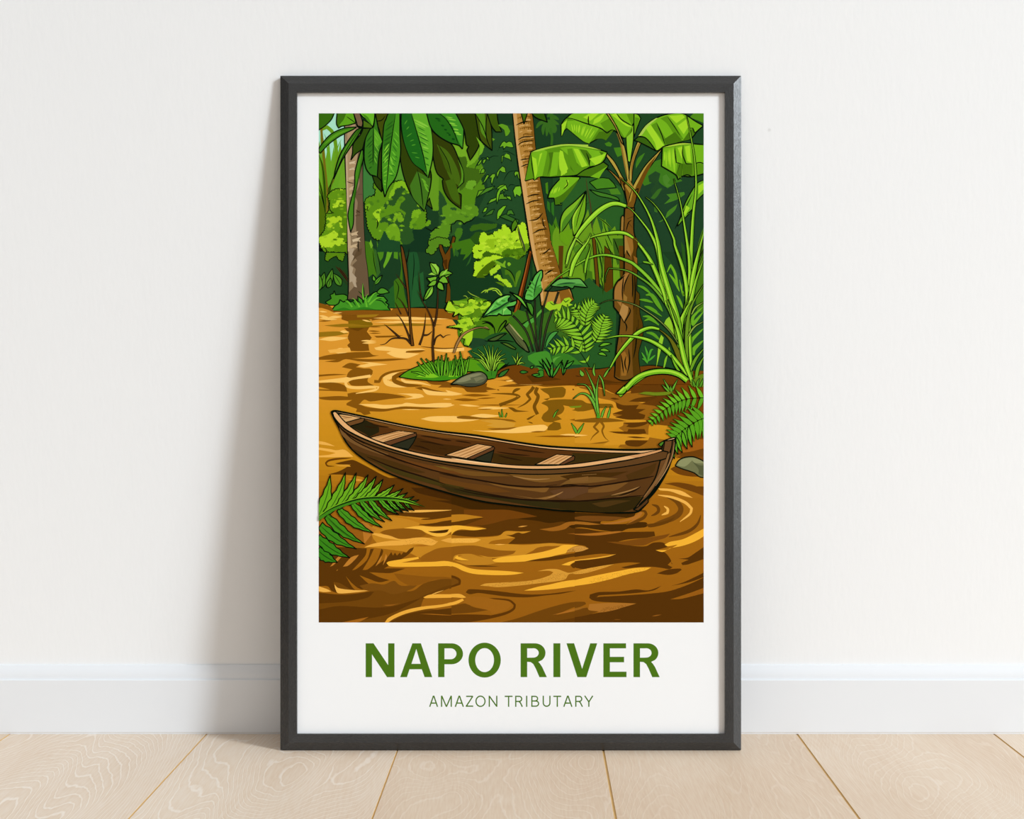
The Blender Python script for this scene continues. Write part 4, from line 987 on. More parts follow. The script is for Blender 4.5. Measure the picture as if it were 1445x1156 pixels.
for bx, by, tx, ty, w in ((900, 1100, 780, 1068, 14), (930, 1090, 830, 985, 16), (960, 1080, 860, 955, 14), (980, 1080, 900, 960, 12), (1010, 1090, 960, 985, 12), (1010, 1100, 1005, 940, 14), (1030, 1100, 1030, 930, 14), (1050, 1100, 1070, 915, 16), (1080, 1100, 1085, 950, 14), (1110, 1100, 1130, 960, 14), (1130, 1100, 1190, 930, 16), (1170, 1100, 1140, 930, 12), (1190, 1100, 1215, 960, 14), (1215, 1100, 1180, 900, 14), (1225, 1090, 1260, 940, 16), (1150, 1100, 1165, 980, 12)):
    B('B1', (96, 176, 40), [(bx, by), ((bx + tx) / 2 + rn.uniform(-8, 8), (by + ty) / 2 + rn.uniform(-14, 4)), (tx, ty)], w / 5.78, 1.0)
for tx, ty in ((230, 950), (260, 900), (310, 880), (360, 850), (400, 850), (440, 850), (480, 870), (510, 890), (540, 920), (550, 960), (530, 990), (330, 920), (280, 960), (500, 930)):
    B('B2', (136, 196, 60), [(425 + (tx - 400) * .15, 1060), ((425 + tx) / 2, (1040 + ty) / 2 - 20), (tx, ty)], 2.0, 1.0)
for tx, ty in ((590, 935), (640, 910), (660, 950), (700, 1000), (680, 940)):
    B('B2', (136, 190, 60), [(635, 1010), ((635 + tx) / 2, (1000 + ty) / 2 - 5), (tx, ty)], 1.8, 1.0)
for s in ("0,960 50,930", "30,1080 45,950", "60,1080 75,960", "110,1080 85,960", "130,1080 140,950", "180,1090 160,920", "200,1090 190,910", "235,1090 210,970", "425,1100 425,1020", "470,1060 540,1020 570,990", "460,1100 500,1080 570,1045"): Ln('B2', s, 1.0)
lf('B2', (48, 112, 46), (480, 1110), (570, 1045), 34, 0, 0.9); lf('B2', (48, 122, 46), (655, 1070), (725, 1070), 26, 0, 0.8)
# left water plants (B1): bare twigs and young sapling
tw = (70, 46, 24)
for s, w in (("795,855 775,700 760,520 750,380 700,100 695,40", 0), ("790,850 745,730 700,640 655,590", 14), ("780,840 740,800 680,792 620,800 570,840 525,848", 12), ("690,790 640,745 600,710 560,678", 12), ("760,610 730,540 700,490 665,455", 8), ("750,400 700,330 655,265", 9), ("850,850 880,760 895,660 900,580", 12), ("880,770 920,765 955,735", 10), ("965,850 985,790 1020,765 1045,788 1070,770 1105,765", 8), ("965,990 958,850 965,700 930,590 875,490 830,400", 14), ("968,700 990,600 1000,450 995,320", 12), ("875,490 858,420 842,240", 5), ("700,600 670,540 650,500", 5)):
    if w: R('B1', (20, 14, 10), s, w + 7, 'end'); R('B1', tw, s, w * 0.8, 'end')
A('B1', (104, 64, 22), "695,30 715,60 745,200 765,420 785,700 805,855 780,855 765,650 745,400 710,180", o=0.8)
R('B1', (20, 14, 10), "742,180 760,110 765,60", 10, 'end')
K('B1', wl, 850, 380, 870, 500, 0.1)
for b_, t_, w, bd in (((1000, 280), (932, 175), 70, 10), ((995, 295), (908, 300), 50, -22), ((1005, 300), (1122, 265), 66, -14), ((1005, 325), (1085, 345), 60, -18), ((990, 322), (915, 368), 40, -6), ((960, 365), (880, 490), 50, -6)):
    lf('B1', (106, 178, 52), b_, t_, w, bd, 1.0)
lf('B1', (106, 178, 52), (1005, 335), (1050, 405), 50, 8, 1.0)
for s in ("1000,280 970,220 935,178", "1005,298 1060,280 1118,268", "1008,328 1040,345 1060,390", "955,370 920,430 885,485"): Ln('B1', s, 0.8)
for s in ("945,185 985,190 1010,240 1000,275 980,230", "920,275 950,258 985,280", "1020,285 1060,240 1080,228 1060,265", "925,440 950,380 945,430 900,480"): A('B1', (140, 206, 78), s)
B('B2', (160, 120, 70), "118,915 150,830 200,760 290,715 360,708 410,725", 2.6, 0.8)

# rocks on the shore
A('C2', (92, 102, 80), "92,130 150,85 220,50 300,28 350,30 385,60 388,95 360,125 290,145 220,145 150,132", o=1.2)
A('C2', (126, 136, 110), "130,115 180,80 240,55 320,40 350,45 300,65 250,75 260,90 200,110"); A('C2', (62, 70, 56), "150,130 240,120 340,118 386,80 388,95 360,125 290,145 220,145"); A('C2', (112, 120, 96), "280,80 330,70 370,80 330,95 300,110")

# ---------------------------------------------------------------- banana plant (A3, B3)
# hanging leaves behind the stalks
A('A3', (66, 132, 34), "240,590 330,555 400,560 440,600 460,635 340,645 300,650", o=0.9); A('A3', (60, 122, 40), "240,650 300,665 400,690 470,715 490,745 400,720 310,700", o=0.9); A('A3', (70, 130, 36), "370,650 400,650 420,690 500,690 470,640")
Ln('A3', "215,560 225,650 250,780 260,900 270,1000", 1.3, (70, 60, 30)); Ln('A3', "215,770 240,755", 1.0)
A('A3', (118, 180, 44), "0,1010 5,900 40,820 120,750 215,660 170,740 100,860 50,950", o=1.1); A('A3', (72, 132, 36), "10,1000 30,900 120,800 200,680 150,780 80,900")
A('A3', (104, 168, 34), "112,1030 100,900 120,840 180,740 215,665 210,820 180,920 140,1000", o=1.1); A('A3', (150, 210, 60), "110,1010 102,900 122,840 170,770 120,880")
Ln('A3', "130,960 160,840 205,700", 0.8)
A('A3', (96, 156, 26), "0,1000 50,985 95,975 100,1050 60,1110 0,1060"); 
for s, w in (("350,900 380,1000 430,1110", 36), ("270,1000 320,1080 350,1156", 30), ("300,870 370,920 430,980", 16), ("200,1156 220,1080 250,1000", 28)): R('A3', (92, 154, 36), s, w); Ln('A3', s, 0.9)
# stalks
bsl, bsm, bsd = (176, 152, 62), (146, 112, 40), (106, 70, 16)
A('A3', bsm, "375,475 440,540 510,640 550,770 600,770 560,690 500,580 420,500", o=1.0)
A('A3', bsl, "365,360 385,355 450,430 520,560 590,640 560,720 510,640 480,540 420,440", o=1.0); A('A3', bsd, "480,540 520,570 560,700 520,640")
A('A3', bsl, "375,30 400,28 460,130 520,270 555,430 575,600 550,590 530,450 495,260 450,140", o=1.0); A('A3', bsm, "395,40 455,150 500,270 530,430 545,560 515,400 480,240")
A('A3', (130, 196, 52), "548,28 600,28 600,240 575,430 555,420 540,240", o=0.9)
A('A3', bsl, "645,230 680,230 640,330 600,450 585,600 565,560 575,440 610,320", o=1.0); A('A3', bsm, "670,235 630,340 595,460 585,580 580,450 620,320")
A('A3', bsl, "845,305 800,345 700,450 630,560 590,640 600,690 640,640 700,520 770,420", o=1.0); A('A3', bsd, "790,370 710,460 650,570 610,660 600,800 640,690 700,540"); 
A('A3', (118, 80, 22), "520,600 590,640 610,660 640,640 620,740 605,800 600,1030 520,1030 530,800 550,770", o=1.0)
A('A3', (164, 130, 46), "530,620 570,680 560,760 580,740 600,640 585,600 560,560"); Ln('A3', "560,760 575,690 590,650", 0.9)
# trunk
A('B3', (112, 76, 24), "A3:530,800 525,880 520,1000 B3:525,0 525,250 515,290 470,330 440,400 440,540 495,605 480,760 460,900 445,1110 490,1135 560,1135 655,1080 640,920 672,790 675,680 650,590 648,440 622,400 632,200 620,100 635,30 A3:605,1000 605,860 610,800", o=1.3)
A('A3', (150, 112, 48), "495,1000 500,880 515,860 525,880 520,1000", o=0.9)
A('A3', (92, 54, 10), "600,1040 640,1080 630,1110 600,1156 595,1100", o=0.9)
A('B3', (82, 56, 10), "590,-40 630,-20 635,30 622,100 632,200 622,400 648,440 650,590 675,680 672,790 640,920 655,1080 600,1110 590,900 600,600 590,300")
A('B3', (158, 110, 50), "445,480 450,390 490,320 530,270 570,260 530,340 515,420 500,540 470,500"); A('B3', (150, 110, 46), "520,430 550,460 545,500 520,490"); A('B3', (172, 128, 66), "485,590 510,510 560,540 550,600 520,660")
A('B3', (164, 124, 56), "527,-60 575,-60 580,130 560,110 545,75 530,110"); A('B3', (148, 100, 34), "500,920 530,900 560,980 540,1100 500,1100"); A('B3', (150, 104, 40), "535,-60 590,-40 600,60 585,120")
A('B3', (140, 92, 30), "600,120 630,140 632,200 615,180"); A('B3', (96, 58, 10), "450,1100 470,900 500,900 490,1120")
for s in ("520,290 510,400 510,480", "570,260 530,350 520,420", "590,250 595,380 590,460", "610,260 615,440 600,560", "490,600 525,670 575,575 560,540", "530,660 545,700 540,740", "500,930 510,1000 520,1080", "560,880 570,980 550,1080", "620,500 625,600", "630,700 620,850 600,960", "545,75 555,100 575,130", "480,330 500,310 530,280", "640,640 640,730", "500,760 505,830", "540,940 530,1000 545,1060"): Ln('B3', s, 1.3)
for s in ("A3:540,990 560,920 585,900", "560,920 590,960", "550,890 600,870"): Ln('A3', s, 1.1)

# big leaves
bl, bm_, bd, bh = (110, 180, 34), (84, 146, 24), (66, 116, 20), (152, 216, 48)
# upper left leaf
A('A3', bm_, "60,60 110,28 620,20 640,60 590,130 580,180 520,235 470,190 450,170 385,190 300,240 240,275 190,255 60,150 30,180 15,220 12,130 30,90", o=1.2)
A('A3', bl, "70,60 120,28 380,28 450,150 440,165 385,190 340,150 240,128 210,110 130,90")
A('A3', bh, "190,60 260,28 320,28 250,90"); A('A3', bh, "280,80 340,40 370,28 330,90 270,120"); A('A3', bh, "240,28 200,60 230,60"); A('A3', bm_, "330,110 420,60 450,150 385,190")
A('A3', bh, "15,215 15,120 60,80 45,140"); A('A3', bl, "60,150 60,90 130,90 215,115 320,150 240,275 190,255"); stripes('A3', bh, (70, 95), (310, 150), (100, 180), (230, 265), 9, 12, 2); A('A3', bd, "320,180 440,165 400,220 375,250 340,235 280,240")
A('A3', bl, "400,28 540,28 590,130 580,170 530,230 500,180"); A('A3', bh, "420,40 460,28 540,110 590,140 540,130"); A('A3', bm_, "560,180 590,140 575,190 530,230"); A('A3', bl, "605,28 640,40 660,70 630,150 605,220", o=1.0); A('A3', bm_, "615,60 650,70 610,200")
Ln('A3', "55,68 100,72 215,112 330,150 385,190 420,165 450,165", 1.3); Ln('A3', "235,50 232,90 240,128", 1.3); Ln('A3', "460,28 510,85 590,130", 1.3)
A('A3', bsl, "378,28 400,28 465,140 525,290 500,260 450,140", o=1.0)
# right upper leaf
A('A3', bl, "640,215 700,130 780,70 880,35 1000,28 1100,90 1172,130 1120,175 1090,215 1060,240 1000,255 870,290 800,335 780,330 730,260 690,225", o=1.3)
A('A3', bm_, "740,130 790,100 860,230 900,280 860,290 800,200"); A('A3', bm_, "870,50 940,130 1010,240 960,250 880,120 820,70"); A('A3', bh, "700,150 740,120 850,290 790,330 770,260"); A('A3', bh, "890,50 1000,40 1020,60 950,110"); A('A3', bd, "940,180 1000,255 870,290 850,240")
A('A3', bh, "960,130 1040,70 1060,120 1010,200"); A('A3', bd, "1000,255 1060,170 1090,150 1100,190 1060,240"); A('A3', (160, 200, 90), "640,215 700,130 780,70 800,66 720,135 670,205"); Ln('A3', "1060,150 1085,150 1100,190 1172,130", 1.2); Ln('A3', "790,110 830,200 860,290", 1.1); Ln('A3', "875,50 930,130 980,210", 0.9)
A('A3', (52, 98, 20), "605,250 640,220 690,225 730,260 785,335 720,300 640,260", o=1.1)
# right leaf, hanging
A('A3', bm_, "835,305 900,285 1000,270 1180,285 1180,520 1080,545 1000,540 965,570 945,530 830,460", o=1.3)
A('A3', bl, "845,315 940,300 955,430 945,520 835,455"); stripes('A3', bh, (850, 320), (930, 310), (845, 450), (940, 510), 7, 9, 5)
A('A3', bl, "945,300 1000,290 1000,440 955,430"); A('A3', bh, "960,310 1000,300 995,400"); A('A3', bl, "1010,290 1080,285 1080,440 1030,440"); A('A3', bh, "1020,300 1060,290 1070,430 1040,420"); A('A3', bl, "1090,285 1180,290 1180,440 1100,440"); A('A3', bd, "1000,440 1080,440 1080,530 1000,535"); A('A3', bd, "970,440 1000,440 990,560 955,530")
A('A3', (160, 204, 70), "845,305 920,285 1000,272 1100,278 1000,285 900,300"); 
for s in ("935,305 950,430 995,440", "1005,295 1000,360 1030,440 1080,440", "980,445 950,530", "1000,540 1040,530 1080,545", "1095,440 1140,430 1180,440", "1000,440 990,545"): Ln('A3', s, 1.2)
# left leaf, hanging (A2/A3)
A('A3', bm_, "A2:700,580 745,350 800,325 920,295 1040,280 A3:100,280 240,300 385,345 370,400 330,450 240,470 150,530 0,545 A2:900,550 810,545 775,575 765,560", o=1.3)
A('A2', bl, "750,355 850,325 880,340 870,400 840,540 800,550 775,575")
A('A2', bh, "755,380 790,400 800,500 780,560"); A('A2', bh, "820,360 840,350 800,480"); A('A2', bd, "890,350 930,345 940,400 880,540 900,420"); A('A2', bh, "975,345 1000,340 1050,480 1020,530 980,480"); A('A2', bl, "930,345 980,345 960,530 900,545")
A('A2', bh, "1090,325 1130,330 1180,460 1130,420"); A('A2', bd, "1060,330 1090,330 1130,450 1110,520 1070,480")
A('A2', bm_, "700,575 745,360 765,560"); Ln('A2', "745,350 755,450 775,575", 1.0)
A('A3', bl, "0,310 100,300 240,320 380,350 360,400 320,450 230,460 180,470"); A('A3', bh, "110,315 150,320 225,455 180,470"); A('A3', bd, "160,320 220,330 260,380 240,460 210,400"); A('A3', bh, "0,330 25,340 60,510 10,540"); A('A3', bh, "240,400 380,355 330,430 290,450"); A('A3', bm_, "60,320 100,315 160,500 130,530 80,440"); Ln('A3', "215,350 235,400 245,465", 1.1); A('A3', bd, "320,340 360,350 340,370")
A('A2', (156, 206, 74), "745,350 800,325 920,295 1040,280 1214,285 1214,297 1040,292 920,310 820,335")
A('A3', (156, 206, 74), "0,283 100,280 240,300 340,330 240,312 100,293 0,296")
A('A3', bd, "130,540 200,490 270,465 330,440 355,425 395,455 385,475 340,510 290,550 200,545", o=1.1); A('A3', bl, "250,545 340,490 390,460 350,510 320,560")
# its torn lower flap
A('A2', bl, "885,720 910,650 990,560 1040,545 1140,548 A3:165,555 130,600 60,680 0,760 A2:1000,775 945,775 935,720", o=1.1)
A('A2', bd, "940,720 1000,690 1080,620 1140,560 A3:160,560 110,640 30,745 0,760 A2:980,770 945,775"); stripes('A2', bh, (920, 650), (1070, 560), (900, 700), (1040, 640), 7, 14, 7); A('A3', bl, "0,550 70,550 50,610 20,640 0,680"); Ln('A2', "1035,570 1045,610 1010,650", 1.0)
Ln('A3', "55,570 65,610", 1.2)
# lower right leaf
A('A3', (98, 168, 38), "1180,570 1120,600 1060,690 1010,790 985,870 960,940 960,950 1060,840 1040,850 1090,800 1120,740 1180,680", o=1.0); Ln('A3', "940,970 1000,850 1080,690", 1.1); A('A3', bh, "1000,870 1030,780 1060,800 1010,880"); A('A3', bh, "1130,620 1180,590 1180,640 1130,690")

# ---------------------------------------------------------------- long-bladed plant on the right
for s in ("590,620 640,520 700,640 740,830", "620,640 700,750 760,880", "650,520 700,660", "740,440 800,640 820,950 780,820 760,720", "720,930 760,1000 810,1120"):
    R('E5', (104, 176, 36), s, 34)
A('E5', (66, 120, 26), "1090,0 1160,-60 1160,1160 1000,1160 960,700 1000,300"); A('E5', (38, 88, 30), "780,200 830,300 860,700 820,600")
for s, w in (("190,800 270,830 370,910", 36), ("300,930 380,930 470,1060 530,1150", 60), ("215,990 300,1000 400,1030", 36), ("280,1080 360,1100 460,1156", 30)): R('E5', (86, 158, 38), s, w)
for s, w in (("260,160 350,170 480,280", 40), ("280,220 360,200 480,270", 34), ("310,380 400,400 490,480", 40), ("280,20 400,80 520,160", 30), ("690,80 740,160 760,240", 34)): R('E6', (84, 156, 36), s, w)
A('E6', (138, 202, 50), "550,260 580,200 620,165 660,250 700,380 715,460 640,370"); A('E6', (138, 202, 50), "445,850 480,500 510,410 545,450 520,560 470,760"); A('E6', (118, 186, 44), "620,570 640,640 590,660"); A('E6', (118, 186, 44), "540,860 560,740 600,680 580,780 555,860")
for s in ("320,800 330,700 290,565", "325,790 280,710 245,650", "325,800 290,750 250,735", "325,790 350,680 390,600", "330,770 390,720 430,685", "345,690 370,620 405,610"): R('E6', (70, 160, 50), s, 26)
for s, w in (("930,260 950,160 1080,30", 50), ("930,280 1000,200 1090,90", 50), ("900,600 930,480 1090,320", 60), ("930,680 960,600 1090,480", 70), ("980,1000 1010,870 1090,700", 50), ("1040,1010 1060,980 1090,960", 30)): R('E6', (100, 172, 40), s, w, 'end')
gb, gh, gd = (108, 182, 40), (160, 222, 66), (78, 126, 28)
B('A3', gd, "B3:1040,1100 1020,800 1010,650 1030,500 1080,300 1180,60", 4.0, 1.0)
B('A3', gb, "B3:1075,1120 1060,800 1050,600 1060,350 A3:1085,900 1112,640 1100,400 1070,220 1035,45", 5.0, 1.0, gh)
B('A3', gb, "B3:1050,620 1055,400 1055,150 A3:1010,900 980,740 930,560", 4.0, 1.0, gh)
B('B3', gb, "B3:1030,900 1040,480 1010,250 940,40 A3:930,1050 850,880 770,770 700,710", 5.2, 1.0, gh)
B('B3', gd, "1020,950 1050,500 1120,200 1180,-60", 5.0, 1.0)
B('B3', gb, "1060,560 1080,330 1120,140 1190,-120", 6.0, 1.0, gh)
B('B3', gb, "970,900 1000,640 1060,520 1110,330 1180,130", 6.2, 1.1, gh)
B('B3', (100, 150, 40), "1040,980 1035,760 1070,540 1190,330", 4.5, 1.0)
B('B3', (120, 190, 44), "985,820 990,660 1040,540 1080,490", 6.0, 1.0, gh)
B('B3', (130, 170, 70), "1045,780 1100,700 1190,650", 2.0, 0.9); B('B3', (130, 170, 70), "1075,600 1110,540 1190,490", 2.0, 0.9)
B('B3', (100, 160, 40), "1060,1070 1110,960 1190,860", 4.0, 1.0); B('B3', (100, 160, 40), "1110,1130 1130,1030 1190,920", 4.4, 1.0); B('B3', (90, 150, 36), "1160,1110 1175,1090 1190,1070", 3.0, 0.9)
# arching blades
B('B3', gb, "1000,1000 960,800 930,640 870,500 760,340 640,220 560,165 380,115 240,140 100,220 -10,290 B2:960,300 900,360 855,410", 4.6, 1.0, (130, 196, 60))
B('B3', (96, 160, 46), "950,720 880,540 760,380 640,290 540,240 400,222 375,280 368,340", 3.0, 1.0)
B('B3', gb, "960,700 900,500 860,400 A3:800,1150 740,1010 660,900 590,820 540,785", 7.0, 1.0, gh)
B('A3', (132, 204, 50), "540,785 470,765 400,775 300,840 180,970 110,1090 B3:60,190 50,220", 6.5, 1.1, gh)
B('B3', gb, "1060,1130 1000,900 960,640 900,440 830,200 A3:800,1080 740,880 640,700 560,610 500,565", 7.4, 1.0, gh)
B('B3', gb, "870,520 840,400 740,160 640,20 A3:690,1140 640,1080 590,1040", 5.5, 1.0, gh)
B('A3', (118, 186, 44), "600,1045 540,1010 460,1000 350,1015 260,1040 205,1075", 4.4, 1.0, gh)
B('B3', (132, 204, 50), "85,290 110,190 150,110 200,40 A3:230,1070 255,1010", 5.5, 1.0, gh); B('B3', (120, 190, 46), "205,260 215,180 250,60 A3:240,1090", 3.0, 0.9); B('B3', (120, 180, 60), "55,190 80,90 130,-20 A3:190,1100 215,1070", 4.0, 1.0, gh)
B('B3', (110, 180, 44), "680,170 720,178 760,195", 2.4, 0.9); Ln('B3', "640,190 690,180", 0.8)
B('B3', (110, 140, 70), "980,860 900,740 800,640 700,570 620,525 540,500 440,483 380,490 325,515", 1.3, 0.9)
B('B3', (96, 104, 24), "1010,1080 980,960 920,830 870,770 800,715", 7.0, 1.0)
B('B3', gb, "810,720 740,708 660,735 590,790 480,920 410,1040 360,1110", 5.0, 1.1, gh)
B('B3', gb, "1050,1110 960,990 860,890 740,815 600,780 470,778 350,805", 5.2, 1.1, gh)
B('B3', (96, 150, 40), "870,480 940,620 980,760", 4.0, 0.9)
B('B3', gb, "985,1080 940,1010 905,930", 3.0, 0.9)
B('B3', gb, "1080,1150 1020,980 970,760 930,640 880,480", 6.8, 1.1, gh)
B('C3', gb, "1040,100 980,55 900,28 800,25 700,45 600,110 530,170 480,215", 8.0, 1.1, gh, 'even')
A('C3', gb, "455,208 500,165 560,110 620,75 600,120 560,160 520,208", o=1.0); A('C3', gh, "465,203 520,150 580,105 560,130 500,190"); B('C3', gb, "1040,100 980,55 900,28 800,25 700,45 620,85 540,165", 6.5, 1.0, gh, 'even')

# small water plants on the right (C3)
for s, w in (("310,400 305,300 285,180 240,70 205,0", 3.6), ("315,400 290,300 260,200 210,135 140,128", 3.2), ("315,400 280,290 230,220 170,205 108,248", 3.4), ("318,400 300,250 305,140 322,55", 3.2), ("322,55 350,110 366,225", 1.8), ("340,400 355,350 380,308", 2.6), ("390,405 405,350 415,308", 2.4), ("285,60 275,20 285,-40", 2.6), ("360,70 390,20 410,-10", 2.4), ("190,60 175,35 165,10", 5.0)):
    B('C3', (100, 176, 62), s, w, 0.9)
A('C3', (70, 150, 40), "300,405 305,360 325,370 330,405")
for tl, s, w in (('C3', "140,530 120,490 92,445", 3.4), ('C3', "145,530 170,490 198,445", 3.4), ('C2', "500,400 490,375 485,355", 1.2), ('C2', "515,400 510,360 510,330", 1.6), ('C2', "535,400 545,380 550,362", 1.0), ('C2', "930,400 950,360 972,335", 1.8), ('C3', "900,185 870,130 845,85", 2.4), ('C3', "915,185 935,140 962,88", 2.4), ('C3', "890,190 860,160 835,132", 2.4), ('C3', "910,190 905,160 905,140", 2.4)):
    B(tl, (96, 168, 50), s, w, 0.8)
A('C3', (104, 132, 30), "645,205 700,190 780,195 880,190 930,190 880,215 790,222 720,215")
A('C3', (92, 130, 30), "1060,120 1130,60 1180,40 1180,150 1090,150"); 
for s in ("1100,150 1090,115 1075,90", "1120,150 1125,110 1140,80", "1145,150 1160,110 1170,80"): B('C3', (80, 150, 40), s, 2.8, 0.9)

# ---------------------------------------------------------------- overhanging leaves, top left (A1, A2)
A('A1', (52, 108, 20), "20,20 158,20 130,80 80,130 20,170", o=1.1)
A('A1', (58, 112, 22), "178,20 310,20 330,110 270,125 215,135 190,150 172,110", o=1.1); A('A1', (90, 164, 34), "255,20 305,20 325,100 270,120 190,130 230,80"); Ln('A1', "255,55 290,80 325,105", 0.9)
A('A1', (118, 92, 66), "310,20 360,20 385,100 380,140 345,130 330,80", o=0.9); A('A1', (70, 110, 24), "390,80 440,110 470,130 460,150 390,145", o=0.8)
A('A1', (100, 184, 48), "355,20 485,20 480,90 468,140 430,90 390,60", o=1.0); A('A1', (66, 138, 30), "380,30 430,60 460,120 465,130 420,85")
A('A1', (62, 78, 14), "485,20 600,20 580,60 560,160 545,260 520,160 490,80", o=1.0); Ln('A1', "490,95 540,85 570,50", 1.0)
A('A1', (46, 66, 12), "690,60 720,200 790,300 870,380 940,500 A1:940,620 910,740 890,830 800,720 740,600 700,450 690,300", o=1.2)
A('A1', (62, 116, 34), "770,620 830,500 900,540 940,560 930,640 890,820 800,720"); stripes('A1', (98, 172, 46), (850, 540), (900, 640), (920, 600), (930, 690), 5, 12, 5); Ln('A1', "830,480 860,620 880,800", 1.1)
A('A1', (54, 82, 18), "905,770 930,720 955,810", o=1.0)
A('A1', (48, 62, 12), "940,160 1010,220 1110,280 1160,380 1205,500 1210,590 1160,640 1150,670 1190,690 1188,810 1100,740 1050,660 1035,580 1045,565 990,510 960,380 950,260", o=1.2)
A('A1', (66, 104, 22), "990,280 1080,340 1150,460 1180,560 1170,620 1100,560 1050,440"); A('A1', (78, 140, 34), "1160,400 1205,500 1205,590 1165,630 1190,560 1185,480"); A('A1', (58, 92, 18), "1000,280 1060,400 1120,530 1060,480"); Ln('A1', "1000,280 1080,420 1110,530", 0.9); A('A1', (62, 100, 20), "1060,580 1130,560 1170,690 1180,780 1110,720")
A('A1', (38, 64, 14), "465,540 520,540 540,600 540,670 490,610", o=1.0)
A('A1', (42, 66, 14), "515,370 545,290 540,480 540,580 505,545", o=1.0)
# broad leaves
A('A1', (52, 120, 34), "405,250 440,160 475,140 490,30 520,180 545,262 520,360 505,545 450,530 415,480 398,390", o=1.2)
A('A1', (86, 164, 44), "480,150 520,200 545,262 510,300 480,280"); stripes('A1', (30, 84, 26), (470, 190), (470, 470), (410, 260), (425, 500), 8, 9, 3); stripes('A1', (104, 180, 56), (478, 160), (480, 400), (535, 240), (505, 460), 7, 8, 4); Ln('A1', "473,140 472,300 470,450", 1.0)
A('A1', (70, 150, 38), "560,120 590,50 610,20 690,20 690,200 695,360 660,540 600,630 567,712 545,600 540,400 548,260", o=1.2)
A('A1', (48, 116, 30), "590,50 610,20 655,20 620,240 600,430 580,400 555,300 560,160"); stripes('A1', (34, 92, 26), (650, 60), (605, 420), (565, 130), (545, 440), 8, 12, 12)
stripes('A1', (116, 194, 58), (610, 250), (595, 420), (548, 350), (545, 470), 4, 12, 13); stripes('A1', (116, 194, 58), (610, 350), (590, 560), (640, 470), (635, 540), 3, 12, 14); stripes('A1', (48, 120, 34), (640, 200), (605, 560), (690, 300), (650, 560), 7, 12, 15); stripes('A1', (98, 184, 52), (645, 150), (600, 500), (690, 210), (650, 560), 7, 10, 16)
stripes('A1', (104, 184, 52), (600, 430), (575, 640), (548, 480), (550, 620), 5, 12, 18)
Ln('A1', "655,30 625,220 600,420 575,690", 1.0)
A('A1', (66, 140, 38), "705,20 905,20 940,150 958,280 955,400 920,555 870,490 790,420 730,280 700,140", o=1.2)
A('A1', (28, 102, 30), "705,20 780,20 830,180 880,380 905,510 860,480 790,420 730,280 705,140"); stripes('A1', (70, 152, 44), (750, 60), (860, 420), (715, 120), (800, 400), 7, 9, 21)
A('A1', (92, 172, 48), "790,30 900,25 940,150 955,280 950,400 918,540 880,360 830,180"); stripes('A1', (126, 200, 70), (790, 40), (880, 330), (920, 110), (950, 350), 6, 14, 22); stripes('A1', (46, 116, 34), (800, 90), (900, 450), (930, 160), (940, 470), 7, 12, 23); Ln('A1', "778,20 830,190 880,370 915,540", 1.0)
A('A1', (34, 104, 28), "905,20 1155,20 1205,100 1210,200 1200,320 1170,290 1090,265 1000,210 940,140", o=1.2)
stripes('A1', (16, 72, 22), (960, 50), (1120, 250), (1010, 60), (1150, 260), 7, 14, 26)
A('A1', (64, 148, 44), "1020,30 1150,25 1200,90 1205,200 1198,310 1160,240 1120,140 1060,70"); stripes('A1', (124, 200, 66), (1040, 40), (1150, 210), (1150, 60), (1205, 220), 7, 13, 27); Ln('A1', "1000,20 1070,80 1130,180 1165,280", 1.0)
# leaves at the very top, further right (A2)
A('A2', (44, 66, 12), "130,20 300,20 330,180 325,280 300,340 252,412 225,330 240,300 220,280 200,160", o=1.2); A('A2', (60, 84, 16), "290,20 395,20 425,150 430,330 380,290 330,230", o=1.1)
A('A2', (80, 140, 34), "290,20 370,20 385,240 340,180 325,90"); A('A2', (56, 90, 16), "385,20 470,20 480,100 510,180 460,180 425,130 400,60", o=1.1); Ln('A2', "390,20 380,130 385,230 425,330", 1.1); Ln('A2', "290,25 350,130 385,230", 1.0)
A('A2', (90, 156, 36), "480,125 510,115 555,130 578,175 560,205 540,215 530,165"); A('A2', (96, 160, 36), "432,230 455,240 435,255")
A('A2', (88, 148, 34), "480,125 500,118 480,160") if False else None
A('A2', (110, 178, 44), "300,220 345,270 365,300 350,350 320,380 330,300")
# palm-head straps in front of the left trunk
A('A1', (58, 126, 28), "20,330 60,270 120,205 190,165 260,145 340,140 300,165 200,215 110,280 40,355", o=1.1); A('A1', (84, 156, 36), "60,290 130,220 200,180 310,150 200,200 110,260")
A('A1', (48, 104, 22), "150,565 165,480 200,370 250,280 330,170 385,145 350,210 290,300 220,410", o=1.1); A('A1', (72, 142, 34), "165,500 210,370 270,270 360,160 300,270 220,390"); Ln('A1', "155,540 240,350 360,160", 0.9)
A('A1', (46, 80, 16), "305,300 320,260 370,200 390,150 450,150 410,230 385,320 330,360 290,410 303,350", o=1.1)
A('A1', (66, 136, 34), "388,320 390,400 360,520 335,640 315,770 310,930 288,1000 270,900 268,840 290,740 320,620 325,500 370,340", o=1.1); A('A1', (44, 100, 22), "388,330 370,480 340,620 318,760 312,700 345,560")
Ln('A1', "330,110 350,140 400,150 460,150", 1.6)

# ---------------------------------------------------------------- boat, its shadow and the near water
column('C1')
A('C1', bk, "100,865 190,840 265,800 290,785 190,782 160,775 270,750 320,750 420,800 620,900 900,965 1214,1040 1214,1250 500,1250 430,930 380,885 240,868")
R('C1', (104, 60, 10), "290,732 180,738 110,752 85,772 100,795 155,798", 16); A('C1', (214, 150, 46), "160,790 265,785 290,802 200,800")
A('C1', (66, 38, 8), "780,985 900,965 1214,1040 1214,1120 1000,1070 830,1010"); K('C1', (220, 150, 50), 270, 905, 420, 915, 20)
column('D1')
